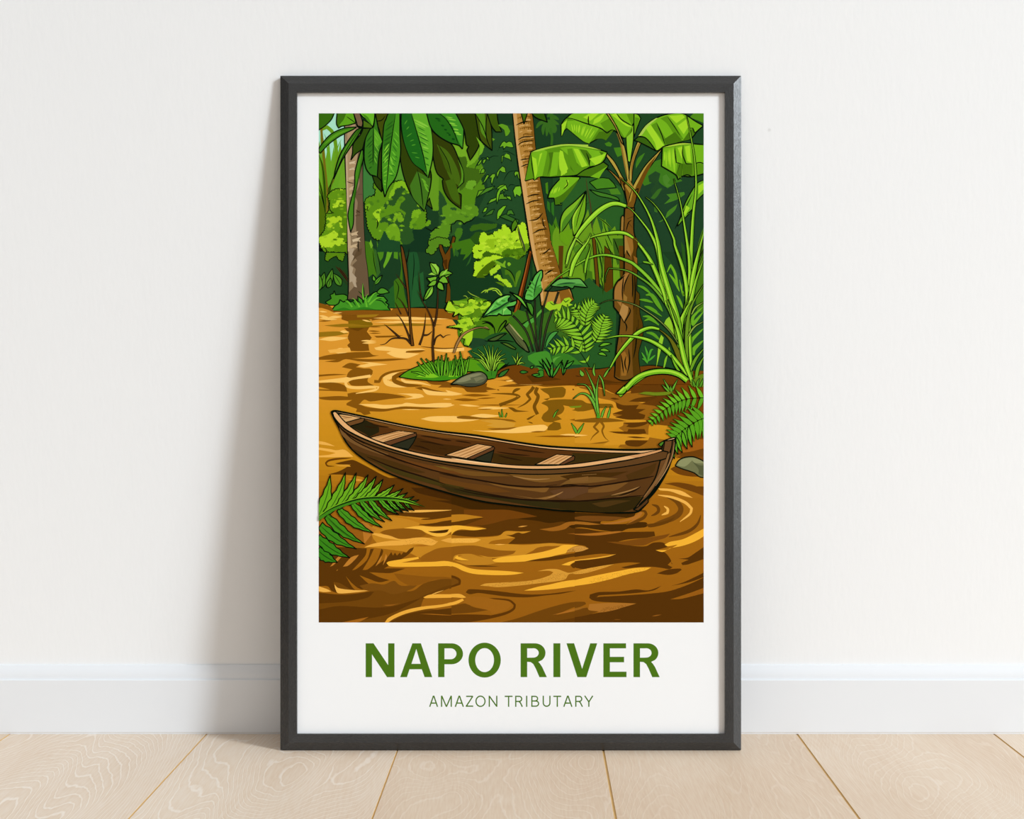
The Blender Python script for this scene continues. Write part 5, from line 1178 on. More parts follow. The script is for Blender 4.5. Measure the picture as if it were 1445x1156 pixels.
# near water, dark and mid shapes
md = (128, 78, 14)
A('D1', (96, 56, 10), "430,-90 1214,-90 1214,290 1000,270 800,240 600,180 420,60"); A('D1', (70, 40, 8), "780,-10 1000,0 1214,60 1214,150 1050,110 940,95 1100,95 840,35")
A('D1', (196, 132, 34), "380,270 480,230 620,215 860,235 940,238 860,250 840,300 720,320 600,330 540,350 640,385 760,400 900,400 1214,360 1214,470 1020,480 940,510 860,560 760,520 640,500 480,480 400,470 500,440 470,400 455,340 470,300")
A('D1', (186, 120, 26), "560,215 700,225 850,250 960,250 1214,210 1214,250 1050,262 900,290 760,250"); K('D1', wh, 640, 190, 1130, 172, 20); A('D1', (96, 56, 10), "600,200 800,205 1000,195 1214,185 1214,215 900,220 740,225")
A('D1', (140, 86, 18), "525,355 580,335 740,325 860,335 905,375 850,395 700,408 600,390"); A('D1', (246, 182, 64), "720,320 850,302 960,310 1080,305 1160,298 1214,305 1214,335 1120,345 1060,382 980,388 905,360 850,332"); A('D1', (72, 42, 8), "918,345 960,345 1090,330 1070,355 1000,362 945,356")
A('D1', bk, "845,292 960,280 1100,255 1214,245 1214,300 1080,303 920,302"); A('D1', bk, "1110,375 1160,345 1214,335 1214,382")
A('D1', (236, 170, 66), "480,360 600,380 700,412 820,398 920,400 1000,430 950,462 840,448 700,460 560,465 400,478 470,448 600,425 700,420 560,400 460,370"); A('D1', (230, 164, 64), "1020,420 1100,400 1214,402 1214,440 1100,440"); A('D1', (170, 106, 24), "780,468 860,455 940,462 880,470")
grain('D1', (190, 126, 40), "720,420 980,405 1000,440 720,460", 120, 3)
A('D1', (150, 92, 20), "860,560 900,530 1000,490 1140,470 1214,470 1214,600 1000,600 860,590"); A('D1', (150, 92, 22), "28,300 300,260 420,300 460,380 440,450 300,480 28,500")
A('D1', (186, 118, 40), "300,280 400,275 470,320 500,330 460,370 400,450 380,300")
# frond shadow on the water
A('D1', bk, "28,580 60,540 150,480 300,480 420,485 410,540 370,590 300,665 340,650 420,580 450,490 478,488 440,570 385,662 430,655 500,590 540,488 553,510 530,570 490,632 560,580 590,555 620,515 632,545 650,520 665,545 690,520 700,540 720,515 740,520 770,490 805,475 790,505 740,550 650,600 560,650 640,648 735,650 660,675 600,688 440,680 520,720 605,745 520,762 440,735 360,705 430,770 490,800 380,820 310,780 248,712 300,800 340,835 200,845 150,760 175,850 130,830 100,795 28,795")
for s in ("120,635 180,560 235,525 220,550 150,620", "225,635 290,560 355,538 330,570 270,625", "490,632 530,560 545,540 530,590", "550,625 575,530 585,560", "170,668 185,655 180,665"): A('D1', (190, 124, 44), s)
A('D1', (112, 68, 14), "150,760 200,770 280,815 340,835 250,850 180,800"); A('D1', wh, "28,795 100,820 130,838 70,842 28,835"); A('D1', wh, "155,780 190,810 300,825 440,830 320,845 190,852 165,820")
A('D1', (112, 68, 14), "28,845 200,860 400,845 560,800 700,830 800,830 900,765 1080,730 1150,745 1165,785 1080,810 960,862 890,890 860,960 1000,985 1214,965 1214,1090 28,1090"); A('D1', (120, 74, 18), "360,790 460,770 560,780 640,750 700,790 840,780 780,820 640,860 540,830 420,830")
A('D1', (138, 84, 18), "640,690 900,715 1080,720 1150,745 1080,735 960,745 880,775 780,790 690,750")
A('D1', bk, "28,850 240,865 420,842 480,840 420,890 250,922 28,935"); A('D1', bk, "28,985 200,955 450,968 620,960 780,915 885,882 740,960 620,1015 480,1050 240,1090 28,1090"); A('D1', bk, "600,1090 760,1020 1000,985 1214,960 1214,1090")
A('D1', (150, 92, 26), "550,948 640,942 700,930 610,955"); A('D1', (164, 100, 26), "215,1090 320,1068 435,1045 340,1090"); A('D1', (164, 100, 26), "850,1020 960,1020 1140,1030 1214,1015 1214,1025 1080,1032")
R('D1', (94, 54, 10), "540,690 680,722 880,715 1080,715 1165,745 1175,780 1090,805", 22, 'start'); R('D1', (104, 62, 12), "1160,780 1060,810 940,860 830,900", 30)
gold = (244, 178, 52)
A('D1', (236, 170, 60), "565,1092 600,1050 720,995 860,962 1040,942 1150,910 1190,895 1214,905 1150,940 1010,968 880,985 740,1018 640,1060 590,1092"); A('D1', (240, 172, 60), "880,885 940,862 1090,860 1190,858 1214,870 1214,890 1110,888 900,892"); K('D1', wh, 940, 865, 1050, 825, 8)
A('D1', gold, "580,605 600,592 700,575 840,555 845,570 760,590 700,602 960,595 1080,590 1214,630 1214,672 1100,632 1000,632 760,636 610,632"); A('D1', gold, "1138,550 1170,545 1214,570 1214,584 1160,574"); 
column('D2')
A('D2', (92, 54, 10), "-20,-60 200,0 420,90 640,120 830,160 1234,190 1234,470 1100,450 900,445 700,450 560,450 620,400 500,385 620,362 700,350 560,345 480,380 300,392 180,385 100,375 150,340 300,338 385,322 300,305 150,300 0,300 0,280 200,250 360,233 300,215 0,215")
A('D2', (64, 38, 6), "-20,-20 200,50 440,100 830,162 1234,200 1234,320 1080,320 1020,268 900,280 800,262 640,245 800,226 660,200 560,175 400,172 250,165 100,125 -20,115"); A('D2', (112, 64, 14), "200,170 420,170 560,172 700,200 800,226 650,240 560,250 480,270 400,290 300,300 200,300 360,240 340,225 200,210")
A('D2', (186, 124, 30), "-20,222 120,210 220,210 360,233 260,245 120,270 -20,282"); K('D2', (216, 150, 60), 640, 312, 720, 300, 10); A('D2', (156, 96, 28), "815,330 900,318 980,300 1060,268 1234,272 1234,295 1080,295 1020,330 920,345"); A('D2', (150, 88, 26), "1040,365 1140,362 1234,366 1234,376 1120,372")
A('D2', gold, "-20,322 130,298 260,310 385,325 280,338 180,330 120,350 90,382 30,390 -20,385 0,360 70,350 80,335 0,335")
A('D2', (200, 136, 36), "-20,400 200,402 320,398 480,385 540,345 640,348 748,345 680,365 640,355 590,375 540,375 620,400 520,410 430,425 398,448 480,452 560,450 700,458 900,442 1040,455 1000,470 860,468 760,505 690,540 600,560 480,565 380,560 300,535 220,535 150,545 120,580 -20,600")
A('D2', (146, 90, 20), "-20,500 120,470 280,462 400,485 500,502 625,505 600,530 520,548 420,556 330,542 240,530 130,542 110,585 -20,590"); A('D2', (150, 92, 20), "730,535 800,480 900,468 990,465 900,490 820,520")
A('D2', (240, 176, 70), "20,425 120,405 300,405 340,415 280,438 160,440 60,442"); grain('D2', (206, 144, 50), "20,420 140,405 340,405 330,430 100,445", 70, 7); K('D2', wh, 450, 455, 540, 452, 8)
A('D2', gold, "430,580 520,555 700,537 850,512 960,480 1020,456 1132,460 1080,480 1045,500 1030,525 960,540 860,565 700,592 500,600 450,595"); A('D2', gold, "-20,590 60,590 150,610 240,645 340,660 540,670 690,685 600,700 470,704 300,696 200,672 110,632 -20,630"); A('D2', gold, "125,560 145,545 175,560 240,582 180,582 140,572")
A('D2', (190, 128, 34), "150,555 200,535 260,532 340,555 420,560 440,590 480,600 400,618 240,622 160,600 120,585 200,588 240,582 180,560")
K('D2', (100, 60, 12), 220, 628, 490, 632, 14); A('D2', bk, "700,592 800,572 1000,540 1120,520 1234,490 1234,540 1080,555 980,575 850,588")
A('D2', (196, 138, 56), "1035,520 1060,490 1120,465 1234,480 1150,505"); grain('D2', (110, 66, 20), "1035,515 1060,490 1180,478 1140,508", 70, 8)
st = (214, 152, 54)
A('D2', st, "330,790 380,772 500,765 680,755 800,738 900,705 930,680 890,668 800,672 880,655 960,655 1020,675 1060,685 1140,668 1234,650 1234,685 1140,697 1060,695 1030,735 980,750 860,765 640,790 480,802 400,795"); grain('D2', (150, 92, 24), "330,790 500,765 800,740 930,690 1050,690 1020,740 860,765 500,800", 260, 9); grain('D2', (150, 94, 24), "1060,690 1234,655 1234,685 1080,697", 60, 10)
A('D2', gold, "690,830 800,800 900,780 1040,750 1234,730 1234,785 1080,798 960,815 800,828"); A('D2', gold, "995,620 1070,592 1150,575 1234,555 1234,580 1120,592 1075,612 1060,625"); A('D2', bk, "1070,622 1100,600 1160,588 1234,582 1234,648 1140,650 1090,645")
A('D2', bk, "215,845 240,820 330,822 480,835 640,855 760,862 900,855 1120,828 1000,855 880,868 720,885 560,880 420,862 320,850 250,860")
A('D2', (118, 72, 16), "-20,705 80,710 155,735 175,765 150,785 60,800 -20,805"); R('D2', (94, 54, 10), "-20,712 90,712 160,740 165,775 90,800 40,805", 20); K('D2', wh, -10, 842, 35, 823, 8)
A('D2', (236, 170, 60), "-20,865 100,858 170,858 220,885 190,890 110,885 -20,890"); A('D2', (110, 66, 14), "-20,890 120,895 -20,925"); A('D2', (240, 172, 60), "-20,935 60,935 120,920 190,895 200,910 140,940 40,960 -20,962")
A('D2', (110, 66, 14), "-20,965 100,955 210,935 280,965 400,990 260,1010 100,1020 -20,1015"); A('D2', (94, 54, 10), "-20,1035 150,1025 300,1025 420,1030 300,1070 120,1082 -20,1092")
R('D2', (94, 54, 10), "360,892 480,898 570,910 615,945 605,980 540,1015 420,1045 280,1068 100,1088", 34, 'start'); A('D2', (158, 98, 24), "220,880 340,880 470,905 560,915 590,950 540,990 440,1020 400,990 280,960 200,930")
A('D2', (112, 68, 14), "500,1090 640,1055 860,980 1060,928 1190,925 1190,945 1100,965 950,1030 1100,1000 1234,985 1234,1090")
A('D2', (168, 104, 34), "920,1030 1060,990 1180,955 1080,1000"); A('D2', (96, 56, 10), "860,1090 1060,1060 1234,1025 1234,1090")
column('D3')
dk3 = (86, 50, 10)
A('D3', (70, 42, 8), "-20,190 300,200 620,195 600,225 500,245 420,262 340,265 330,285 400,290 540,285 560,275 700,272 720,300 690,315 560,325 480,352 320,335 180,315 100,325 60,345 -20,360"); A('D3', (116, 70, 22), "80,240 200,220 420,225 540,235 440,255 260,265")
A('D3', (172, 108, 40), "330,285 430,272 540,248 620,215 650,185 675,195 650,230 560,285 540,292 600,250 480,280 380,290"); A('D3', (160, 100, 30), "-20,300 80,268 200,270 340,290 240,295 120,290 60,325 -20,335")
A('D3', dk3, "-20,330 60,320 200,325 320,345 480,352 640,350 770,348 778,385 700,400 560,412 480,430 490,445 600,465 700,468 760,440 840,438 880,475 780,500 850,515 890,555 910,590 880,620 920,640 890,655 830,645 740,635 640,640 540,648 500,640 660,605 560,600 440,612 420,620 340,640 200,655 90,635 85,610 120,592 280,565 460,535 330,530 200,545 60,565 -20,570 -20,540 120,520 235,490 200,465 120,455 -20,450")
A('D3', (172, 106, 34), "60,368 200,365 340,355 480,345 520,350 400,370 260,382"); A('D3', (122, 72, 18), "380,432 500,430 620,412 760,392 900,365 860,400 760,430 680,462 560,460 470,448")
for s, w, c in (("640,180 690,182 705,205 680,238 610,270 545,292", 26, (104, 62, 14)), ("750,128 795,145 805,180 780,205 745,220", 26, (104, 62, 14)), ("860,60 940,95 985,150 975,200 920,240 820,275 720,310", 46, (112, 68, 16)), ("1150,215 1120,290 1040,350 890,392", 26, (104, 62, 14)), ("850,140 880,165 878,195 830,214", 22, wh), ("800,50 920,70 1020,110 1075,160 1060,205 980,268", 24, wh)):
    R('D3', c, s, w)
A('D3', wh, "800,-5 900,0 1000,20 1085,75 1000,55 900,20 820,12"); A('D3', (104, 62, 14), "1060,-20 1180,-20 1180,60 1110,30"); A('D3', (100, 60, 12), "700,290 830,270 940,230 880,280 740,315")
A('D3', gold, "780,500 870,498 940,468 960,455 880,468 855,455 900,432 1000,412 1090,370 1180,320 1180,378 1100,430 1000,465 900,485 840,515")
A('D3', dk3, "965,570 1040,562 1100,525 1180,470 1180,570 1110,595 1040,618 1000,622 990,605 1050,578"); A('D3', dk3, "790,690 850,668 900,655 980,650 995,660 950,690 880,702")
A('D3', dk3, "905,792 1000,765 1100,720 1180,680 1180,718 1080,755 1000,775"); A('D3', dk3, "330,880 560,868 760,852 900,832 1050,780 1180,720 1180,805 1060,850 900,902 1000,895 1180,850 1180,1095 -20,1095 -20,1060 200,1030 320,1010 420,990 560,955 625,935 480,928 340,922 270,910 240,890 245,862 320,842 480,838 620,820 720,828 830,792 760,830 620,850 440,862 320,870 300,885")
A('D3', gold, "-20,775 120,745 300,705 480,670 620,645 745,642 690,668 560,695 420,735 260,772 100,795 -20,812"); grain('D3', (170, 108, 28), "230,745 480,680 700,645 690,668 420,735 240,775", 190, 12)
A('D3', gold, "-20,448 60,452 155,458 90,480 55,500 50,520 -20,532"); A('D3', (206, 146, 62), "50,518 70,492 160,465 235,485 180,508 100,518"); grain('D3', (110, 66, 20), "60,510 100,485 220,478 180,508 90,520", 60, 13)
A('D3', (232, 166, 52), "10,618 60,590 200,572 330,555 460,532 390,555 260,575 150,585 90,598 70,618"); A('D3', st, "-20,695 100,680 220,650 380,622 440,615 360,645 200,690 80,700 60,735 -20,750"); grain('D3', (150, 92, 24), "-20,695 220,650 430,618 200,690 60,735", 110, 14)
A('D3', (112, 68, 14), "-20,950 80,925 200,922 215,940 160,965 60,985 -20,1000"); K('D3', dk3, -20, 848, 130, 828, 16)
A('D3', (170, 110, 40), "230,990 240,940 420,930 620,936 520,965 440,990 330,1008"); grain('D3', (104, 62, 14), "320,1005 360,970 560,940 500,970 400,1000", 130, 15); A('D3', (110, 66, 14), "-20,1020 120,985 225,968 240,990 320,1000 200,1035 -20,1065"); A('D3', (150, 96, 30), "-20,1015 120,975 210,965 140,990")
K('D3', (150, 92, 30), 750, 1040, 830, 1025, 8); K('D3', (130, 78, 24), 440, 1066, 500, 1066, 6); A('D3', (150, 90, 22), "900,902 1020,870 1180,805 1180,850 1050,880")
K('D3', (104, 62, 14), 905, 600, 920, 615, 10)

column(None)
# ---------------------------------------------------------------- right: stone and fronds behind the boat
A('C3', (110, 64, 14), "900,820 950,800 1090,850 1150,885 1050,880 960,860"); A('C3', (110, 64, 14), "850,940 960,930 1080,950 1180,990 1180,1040 1080,1005 940,960")
A('C3', (106, 116, 86), "940,795 965,755 1010,728 1080,720 1130,735 1180,760 1180,890 1140,885 1090,850 1000,820", o=1.2); A('C3', (134, 146, 112), "955,790 990,745 1080,728 1150,750 1180,775 1100,770 1080,750 1020,800"); A('C3', (82, 92, 66), "1080,760 1140,790 1180,790 1180,885 1130,860 1130,820")
fern('C3', "1190,238 1050,248 960,275 880,320 800,385 735,448", 20, 13, (104, 184, 42), (84, 160, 36), w=4.2, sweep=0.45, o=0.7, rib=OUT, sides=(1, -1), droop=0.1, prof=lambda u: (1 - u) ** 0.55 * 0.95 + 0.12)
fern('C3', "1190,400 1120,430 1040,480 980,525 930,570", 23, 9, (84, 160, 36), (84, 164, 36), w=5.0, sweep=0.42, o=0.75, rib=OUT, sides=(1, -1), droop=0.1, prof=lambda u: (1 - u) ** 0.4 * 0.9 + 0.3)
for b_, t_, w in (((950, 560), (1000, 690), 30), ((935, 570), (965, 705), 28), ((925, 600), (935, 740), 26), ((1000, 510), (1040, 660), 34), ((1050, 470), (1080, 645), 34)): lf('C3', (88, 166, 38), b_, t_, w, 6, 0.9)

# ---------------------------------------------------------------- boat
hull = "C1:130,355 145,347 180,347 400,393 700,458 1000,510 1214,541 C2:0,500 300,545 600,595 900,635 1214,658 C3:0,640 300,655 600,664 825,655 835,668 850,590 940,562 945,580 930,680 900,780 860,870 780,1000 680,1110 D3:740,85 680,150 630,188 480,195 300,190 0,170 D2:1214,190 1000,178 830,160 560,130 300,92 0,5 C1:1214,1037 900,963 620,865 450,775 330,690 250,600 190,480 150,405"
A('C1', (88, 56, 24), hull, o=1.6, corner=50)
inn = "C1:190,372 400,405 700,470 1000,523 1214,556 C2:0,520 300,570 600,618 900,660 1214,682 C3:0,665 300,682 630,684 600,700 400,735 200,765 0,785 C2:1214,770 1000,783 800,788 600,782 400,762 200,735 0,705 C1:1214,738 1000,705 760,655 560,595 400,530 260,445"
A('C1', (86, 50, 18), inn)
A('C1', (40, 34, 14), "C1:275,470 400,420 520,480 520,520 440,560 400,530"); A('C1', (112, 70, 26), "C1:405,415 700,478 1000,530 C2:150,555 300,580 480,610 300,592 150,575 C1:1000,560 700,510 450,440"); A('C1', (66, 40, 12), "820,560 1000,610 1214,640 1300,670 1214,735 1000,700 760,650")
A('C2', (62, 42, 12), "440,690 700,720 900,735 780,785 600,780 430,765"); A('C3', (58, 44, 14), "100,690 300,695 620,690 560,705 400,735 200,762 20,780 110,735")
for s in ("C1:400,470 450,480 500,482", "C1:440,450 520,470 600,480", "C1:860,550 940,560 1040,580", "C1:850,595 940,605 1050,630", "C1:800,630 860,640 940,668", "C1:900,600 980,612", "C2:0,575 60,585 100,590", "C2:130,590 200,600 260,610", "C2:470,680 600,700 740,712", "C2:480,710 560,730 680,752", "C2:560,650 700,670 860,690", "C2:0,650 60,660"): Ln('C1', s, 1.5, (44, 26, 8))
# bow deck
deck = (214, 166, 106)
A('C1', deck, "175,372 240,376 388,403 240,443 205,405", o=1.0); Ln('C1', "200,385 260,400 300,400", 0.9, (150, 100, 50)); Ln('C1', "215,405 260,410", 0.9, (150, 100, 50)); A('C1', (110, 72, 36), "240,443 388,403 402,412 385,440 270,475", o=1.0)
# thwarts
for tl, top, front, dark in (('C1', "435,567 680,507 822,525 552,605", "552,605 822,525 826,552 600,632 570,622", "600,632 825,555 800,605 760,660 690,648"), ('C2', "45,708 312,615 442,637 222,735", "222,735 442,637 452,650 440,668 275,742", "275,742 445,668 420,765 380,762"), ('C2', "778,785 958,700 1095,712 975,785", "975,785 1095,712 1105,722 1100,748 1015,785", "")):
    if dark: A(tl, (44, 44, 28), dark, sm=False, o=0.9)
    A(tl, (216, 164, 106), top, sm=False, o=0.85); A(tl, (100, 62, 34), front, sm=False, o=0.85)
for s in ("C1:480,570 600,535 720,512", "C1:520,585 640,545 760,520", "C1:560,590 680,552 790,526", "C2:100,708 230,665 330,622", "C2:150,720 280,668 380,630", "C2:190,728 300,685 410,640", "C2:830,780 920,735 990,706", "C2:880,783 960,740 1030,708", "C2:930,783 1000,745 1060,712"): Ln('C1', s, 1.0, (168, 116, 62))
# far gunwale
A('C1', (222, 172, 118), "C1:150,355 180,352 400,398 700,463 1000,516 1214,548 C2:0,507 300,552 600,602 900,642 1214,665 C3:0,647 300,662 600,671 830,660 690,690 620,691 450,689 300,682 0,664 C2:1214,680 900,658 600,616 300,568 0,520 C1:1214,556 1000,526 700,474 400,408 190,362", o=0.8)
# near gunwale: top and side
A('C1', (96, 64, 32), "C1:135,365 150,405 200,460 260,510 400,580 600,655 800,712 1000,755 1214,785 C2:0,750 200,785 400,805 600,820 800,826 1000,820 1214,805 C3:0,822 200,805 400,775 600,740 840,675 885,682 870,738 600,790 400,820 200,842 0,860 C2:1214,838 1000,858 800,864 600,858 400,840 200,808 0,768 C1:1214,805 1000,772 800,730 600,675 400,605 240,515 170,435", o=1.0)
A('C1', (226, 172, 114), "C1:140,360 160,352 185,372 230,425 300,485 400,545 560,612 760,670 1000,718 1214,748 C2:0,713 200,742 400,768 600,787 800,793 1000,788 1214,772 C3:0,790 200,768 400,738 600,702 690,690 830,662 840,672 600,738 400,772 200,803 0,820 C2:1214,803 1000,817 800,823 600,817 400,800 200,778 0,745 C1:1214,780 1000,750 800,707 600,650 400,575 260,505 200,455 155,400", o=1.1)
A('C3', (208, 150, 96), "560,715 690,692 830,662 838,670 760,695 620,728"); Ln('C2', "100,732 300,765 500,785", 1.0, (250, 206, 150)); A('C3', (58, 40, 14), "470,735 560,710 620,690 600,700")
# hull shading
hs = (112, 76, 36)
for s, c in (("C1:190,470 260,540 400,620 600,700 560,710 360,640 230,560", (118, 82, 42)), ("C1:290,650 420,700 640,760 900,850 840,850 600,800 400,730", (72, 48, 16)), ("C1:480,760 700,830 960,900 1214,960 1214,1010 900,930 640,850", (66, 54, 18)), ("C1:640,720 800,760 1000,800 1214,830 1214,870 1000,840 800,800", (104, 62, 24)), ("C1:960,790 1214,830 1330,857 1270,857 1100,830", (112, 90, 32)), ("C2:0,790 200,830 500,860 600,880 360,880 200,865", (112, 76, 30)), ("C2:560,862 800,870 1100,860 1214,850 1050,900 860,930 700,910", (120, 82, 34)), ("C2:380,930 700,975 900,970 860,1010 760,1000 500,965", (124, 84, 36)), ("C2:0,880 200,930 420,960 600,1010 400,1010 200,970 0,930", (100, 62, 22)), ("C2:640,1060 900,1060 1000,1010 900,1040 800,1058", (138, 96, 46)), ("C2:0,940 200,985 400,1030 640,1070 900,1085 1214,1090 1214,1156 700,1110 400,1060 100,1010", (58, 44, 14)), ("C3:0,880 200,850 400,850 560,840 400,890 250,895 100,910", (70, 44, 12)), ("C3:100,900 300,885 480,900 300,930 120,940 0,950", (118, 82, 36)), ("C3:160,1005 300,970 480,930 560,930 440,1000 260,1015", (116, 78, 34)), ("C3:420,1060 540,1020 650,965 560,1030 460,1060", (110, 76, 40)), ("C3:0,1040 120,980 200,990 100,1060", (92, 62, 36)), ("C3:0,1095 300,1075 640,1045 680,1050 600,1130 560,1156 0,1156", (58, 44, 14)), ("C3:540,870 720,800 790,770 760,850 680,900 560,910", (76, 50, 18)), ("C3:300,1060 500,1010 620,1000 500,1040", (78, 54, 22)), ("D2:600,50 780,80 900,70 1000,25 900,75 840,85", (140, 98, 48)), ("D2:0,-20 200,40 500,90 830,150 1214,180 1214,110 800,100 500,60 300,20", (50, 42, 16)), ("D3:0,110 200,100 420,80 660,60 620,150 480,190 200,185 0,165", (50, 38, 12)), ("D3:260,120 420,95 580,95 480,120 350,150", (74, 52, 20)), ("C2:900,1000 1000,980 1214,960 1214,1010 1050,1060 980,1060", (94, 62, 34)), ("C2:1060,900 1214,880 1214,920 1080,930", (124, 86, 40))):
    A('C1', c, s)
for s in ("C1:200,480 330,595 600,715 900,815 1214,890", "C2:0,855 150,885 300,907 480,940 600,957 800,967 1000,965 1214,952", "C3:100,958 250,962 400,945 560,918 690,895 770,878", "C1:420,720 640,810 900,890 1060,945", "C2:160,975 400,1025 640,1065 800,1078 1000,1078 1214,1085", "D2:120,0 300,40 600,80 850,95 1000,105 1214,95", "D3:0,105 200,98 400,80 680,52", "C3:480,1040 600,1000 660,965", "C3:0,965 60,950 160,955", "C2:200,990 320,1010", "C1:170,440 240,520 400,612", "C2:870,960 960,950", "C3:440,1065 560,1055"): Ln('C1', s, 1.5, (34, 20, 8))
for s in ("C2:600,880 760,905 900,900", "C3:180,870 300,862", "C2:880,1060 960,1030 1010,1005", "C3:420,1035 560,1000 650,965"): Ln('C2', s, 1.2, (160, 118, 66))
# stem post
A('C3', (106, 70, 36), "C3:850,592 920,585 912,640 880,740 830,880 740,1020 650,1110 D3:650,150 600,165 C3:620,1130 700,1020 780,890 820,750 868,735 885,682 838,672", o=1.2, corner=50)
A('C3', (84, 54, 26), "C3:918,585 942,575 925,690 880,810 820,930 720,1070 D3:720,110 640,180 600,170 C3:650,1120 760,1010 840,880 890,740 912,640", o=1.1, corner=50)
A('C3', (222, 176, 128), "885,578 938,562 940,575 905,585 850,592", o=0.9); A('C3', (130, 92, 52), "800,880 860,760 880,700 900,690 860,820 800,920 700,1040 680,1050"); A('C3', (60, 40, 18), "830,665 848,600 856,600 845,668", o=0.8); Ln('C3', "935,600 915,720 860,840 780,960", 1.0, (168, 128, 84))
A('C3', (70, 130, 40), "805,620 830,600 850,595 848,610 825,640", o=0.9)

# ---------------------------------------------------------------- fern, bottom left
fu, fl_ = (118, 186, 42), (58, 140, 32)
def leaflet(tile, col, base, tip, w, seed, dark=None):
    rn = random.Random(seed)
    (x0, y0), (x1, y1) = base, tip
    dx, dy = x1 - x0, y1 - y0; l = math.hypot(dx, dy); nx, ny = -dy / l, dx / l
    a_, b_ = [], []
    n = 9
    for i in range(n + 1):
        u = i / n
        ww = w / 2 * (0.75 + 0.35 * math.sin(math.pi * min(1, u * 1.2))) * (1 - u ** 3.0)
        j = (1.14 if i % 2 else 0.9)
        bend = 0.06 * l * math.sin(math.pi * u)
        a_.append((x0 + dx * u + nx * (ww * j + bend), y0 + dy * u + ny * (ww * j + bend)))
        b_.append((x0 + dx * u + nx * (-ww * (2.04 - j) + bend), y0 + dy * u + ny * (-ww * (2.04 - j) + bend)))
    A(tile, col, a_ + b_[::-1], o=1.0, sm=False)
    Ln(tile, [(x0 + dx * u + nx * (0.06 * l * math.sin(math.pi * u)), y0 + dy * u + ny * (0.06 * l * math.sin(math.pi * u))) for u in (0.02, 0.3, 0.6, 0.85)], 0.8, dark)
low = (((20, 500), (180, 600), 84), ((20, 400), (280, 562), 80), ((40, 300), (335, 490), 76), ((90, 220), (400, 450), 72), ((190, 165), (472, 360), 66), ((300, 115), (545, 315), 58), ((370, 95), (565, 270), 46), ((440, 85), (625, 260), 46), ((520, 80), (680, 210), 38), ((590, 85), (718, 195), 32), ((650, 90), (760, 185), 26), ((720, 95), (805, 178), 22))
for i, (b_, t_, w) in enumerate(low): leaflet('D1', mixc((50, 128, 28), (96, 176, 40), i / 11), b_, t_, w, i, (22, 60, 18))
up = (((10, 1230), (122, 872), 84), ((95, 1180), (246, 850), 76), ((180, 1140), (334, 852), 64), ((260, 1105), (430, 868), 62), ((330, 1080), (497, 880), 56), ((410, 1066), (552, 905), 50), ((490, 1060), (645, 950), 44), ((560, 1062), (716, 980), 36), ((630, 1068), (752, 1014), 30), ((690, 1080), (805, 1045), 24), ((740, 1092), (845, 1072), 20))
for i, (b_, t_, w) in enumerate(up): leaflet('C1', mixc((98, 168, 34), fu, i / 10), b_, t_, w, 40 + i, (40, 90, 24))
A('D1', fu, "28,220 150,140 350,72 550,62 720,78 900,148 720,110 550,92 350,105 160,165 28,245")
A('D1', (60, 132, 30), "28,232 150,155 350,92 550,78 720,100 550,92 350,110 160,175 28,262")
Ln('D1', "28,228 150,152 350,85 550,72 720,90 800,115 895,148", 1.7, (16, 50, 14))
AR.build('illustration', poster, 0.0000025)

# ---------------------------------------------------------------- lettering
green = (73, 118, 32)
def arc(cx, cy, rx, ry, a0, a1, n=16):
    return [(cx + rx * math.cos(math.radians(a0 + (a1 - a0) * i / n)), cy + ry * math.sin(math.radians(a0 + (a1 - a0) * i / n))) for i in range(n + 1)]
class Type(Print):
    def glyph(self, tile, outer, holes=()):
        loops = [PTS(tile, outer)] + [PTS(tile, h) for h in holes]
        flat = [p_ for l_ in loops for p_ in l_]
        for tr in tessellate_polygon([[Vector((q[0], q[1], 0)) for q in l_] for l_ in loops]):
            self.tris.append(([flat[i] for i in tr], 0, ink(green)))
TT = Type((0, 0, IW, IH), BP)
g = TT.glyph
g('T', "52,91 88,91 155,191 155,91 184,91 184,246 150,246 81,142 81,246 52,246")
g('T', "210,246 266,91 305,91 357,246 322,246 309,210 253,210 241,246", ["262,185 284,117 304,185"])
g('T', [(384, 91), (440, 91)] + arc(446, 139, 52, 48, -90, 90) + [(413, 187), (413, 246), (384, 246)], [[(413, 114), (438, 114)] + arc(441, 139, 27, 25, -90, 90) + [(413, 164)]])
g('T', arc(597, 168, 74, 80, 0, 360, 48)[:-1], [arc(597, 168, 43, 55, 0, 360, 48)[:-1]])
TT.build('title_word', poster, 0.00002)
TT = Type((0, 0, IW, IH), BP); g = TT.glyph
for dx in (0, 517):
    g('T', [(762 + dx, 91), (822 + dx, 91)] + arc(828 + dx, 135, 48, 44, -90, 48, 14) + [(843 + dx, 176), (852 + dx, 186), (861 + dx, 200), (882 + dx, 246), (848 + dx, 246), (831 + dx, 206), (820 + dx, 186), (808 + dx, 177), (792 + dx, 176), (792 + dx, 246), (762 + dx, 246)],
      [[(792 + dx, 114), (816 + dx, 114)] + arc(820 + dx, 135, 25, 21.5, -90, 90) + [(792 + dx, 157)]])
g('T', "912,91 944,91 944,246 912,246")
g('T', "972,91 1007,91 1044,208 1081,91 1113,91 1063,246 1022,246")
g('T', "1141,91 1245,91 1245,114 1171,114 1171,153 1236,153 1236,178 1171,178 1171,221 1247,221 1247,246 1141,246")
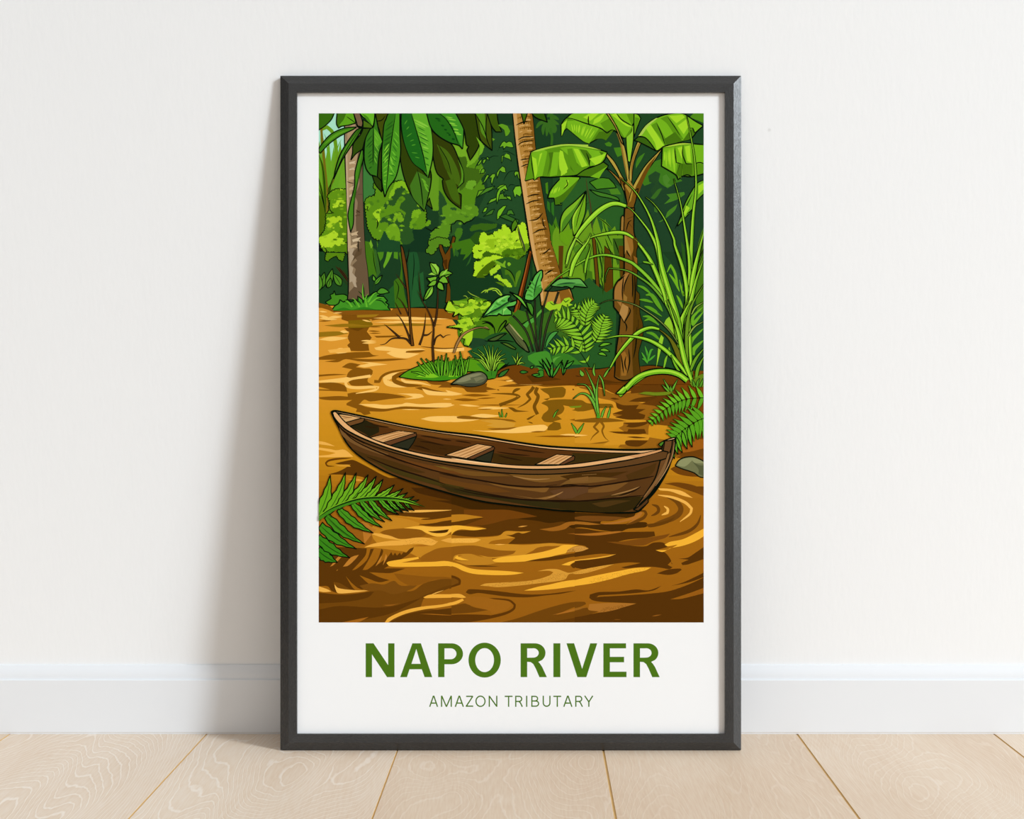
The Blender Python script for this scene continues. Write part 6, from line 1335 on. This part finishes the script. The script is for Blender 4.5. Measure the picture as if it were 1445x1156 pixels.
TT.build('title_word', poster, 0.00002)

SS = Type((0, 0, IW, IH), BP); g = SS.glyph
cur = SS
w_ = 1.75
def stroke(pts):
    p_ = PTS('U', pts); n0 = len(SS.tris)
    ribbon(p_, lambda u: w_, green)
def bar(x0, y0, x1, y1): stroke([(x0, y0), (x1, y1)])
top, bot, h_ = 48, 141, 5.2
def let_A(x0, x1):
    m = (x0 + x1) / 2
    bar(x0 + 4, bot, m - 1, top); bar(x1 - 4, bot, m + 1, top); bar(x0 + 15, 110, x1 - 15, 110)
def let_R(x0, x1):
    bar(x0 + h_, top, x0 + h_, bot); stroke([(x0, top + h_), (x0 + 30, top + h_)] + arc(x0 + 34, 74.5, 21, 21.3, -90, 90, 12) + [(x0 + 8, 96)]); stroke([(x0 + 30, 96), (x0 + 42, 104), (x1 - 5, bot)])
let_A(34, 108); let_A(250, 325)
bar(138, top, 138, bot); bar(220, top, 220, bot); bar(139, top, 179, bot); bar(219, top, 179, bot)
bar(345, top + h_, 403, top + h_); bar(400, top + 6, 347, bot - 6); bar(342, bot - h_, 405, bot - h_)
stroke(arc(466, 94.5, 38, 43, 0, 360, 32))
bar(540, top, 540, bot); bar(603, top, 603, bot); bar(541, top + 4, 602, bot - 4)
SS.build('subtitle_word', poster, 0.000006)
SS = Type((0, 0, IW, IH), BP); cur = SS
let_A(1164, 1240)
for x in (703, 1113): bar(x, top, x, bot); bar(x - 33, top + h_, x + 33, top + h_)
let_R(758, 824); let_R(1264, 1330)
bar(855, top, 855, bot)
bar(899, top, 899, bot); stroke([(895, top + h_), (922, top + h_)] + arc(926, 72.5, 21, 19.3, -90, 90, 12) + [(900, 92)]); stroke([(900, 92), (926, 92)] + arc(930, 114, 26, 22, -90, 90, 12) + [(895, 136)])
stroke([(995, top), (995, 108)] + arc(1023, 108, 28, 28.5, 180, 0, 14) + [(1051, top)])
bar(1344, top, 1379, 100); bar(1412, top, 1379, 100); bar(1379, 96, 1379, bot)
SS.build('subtitle_word', poster, 0.000006)
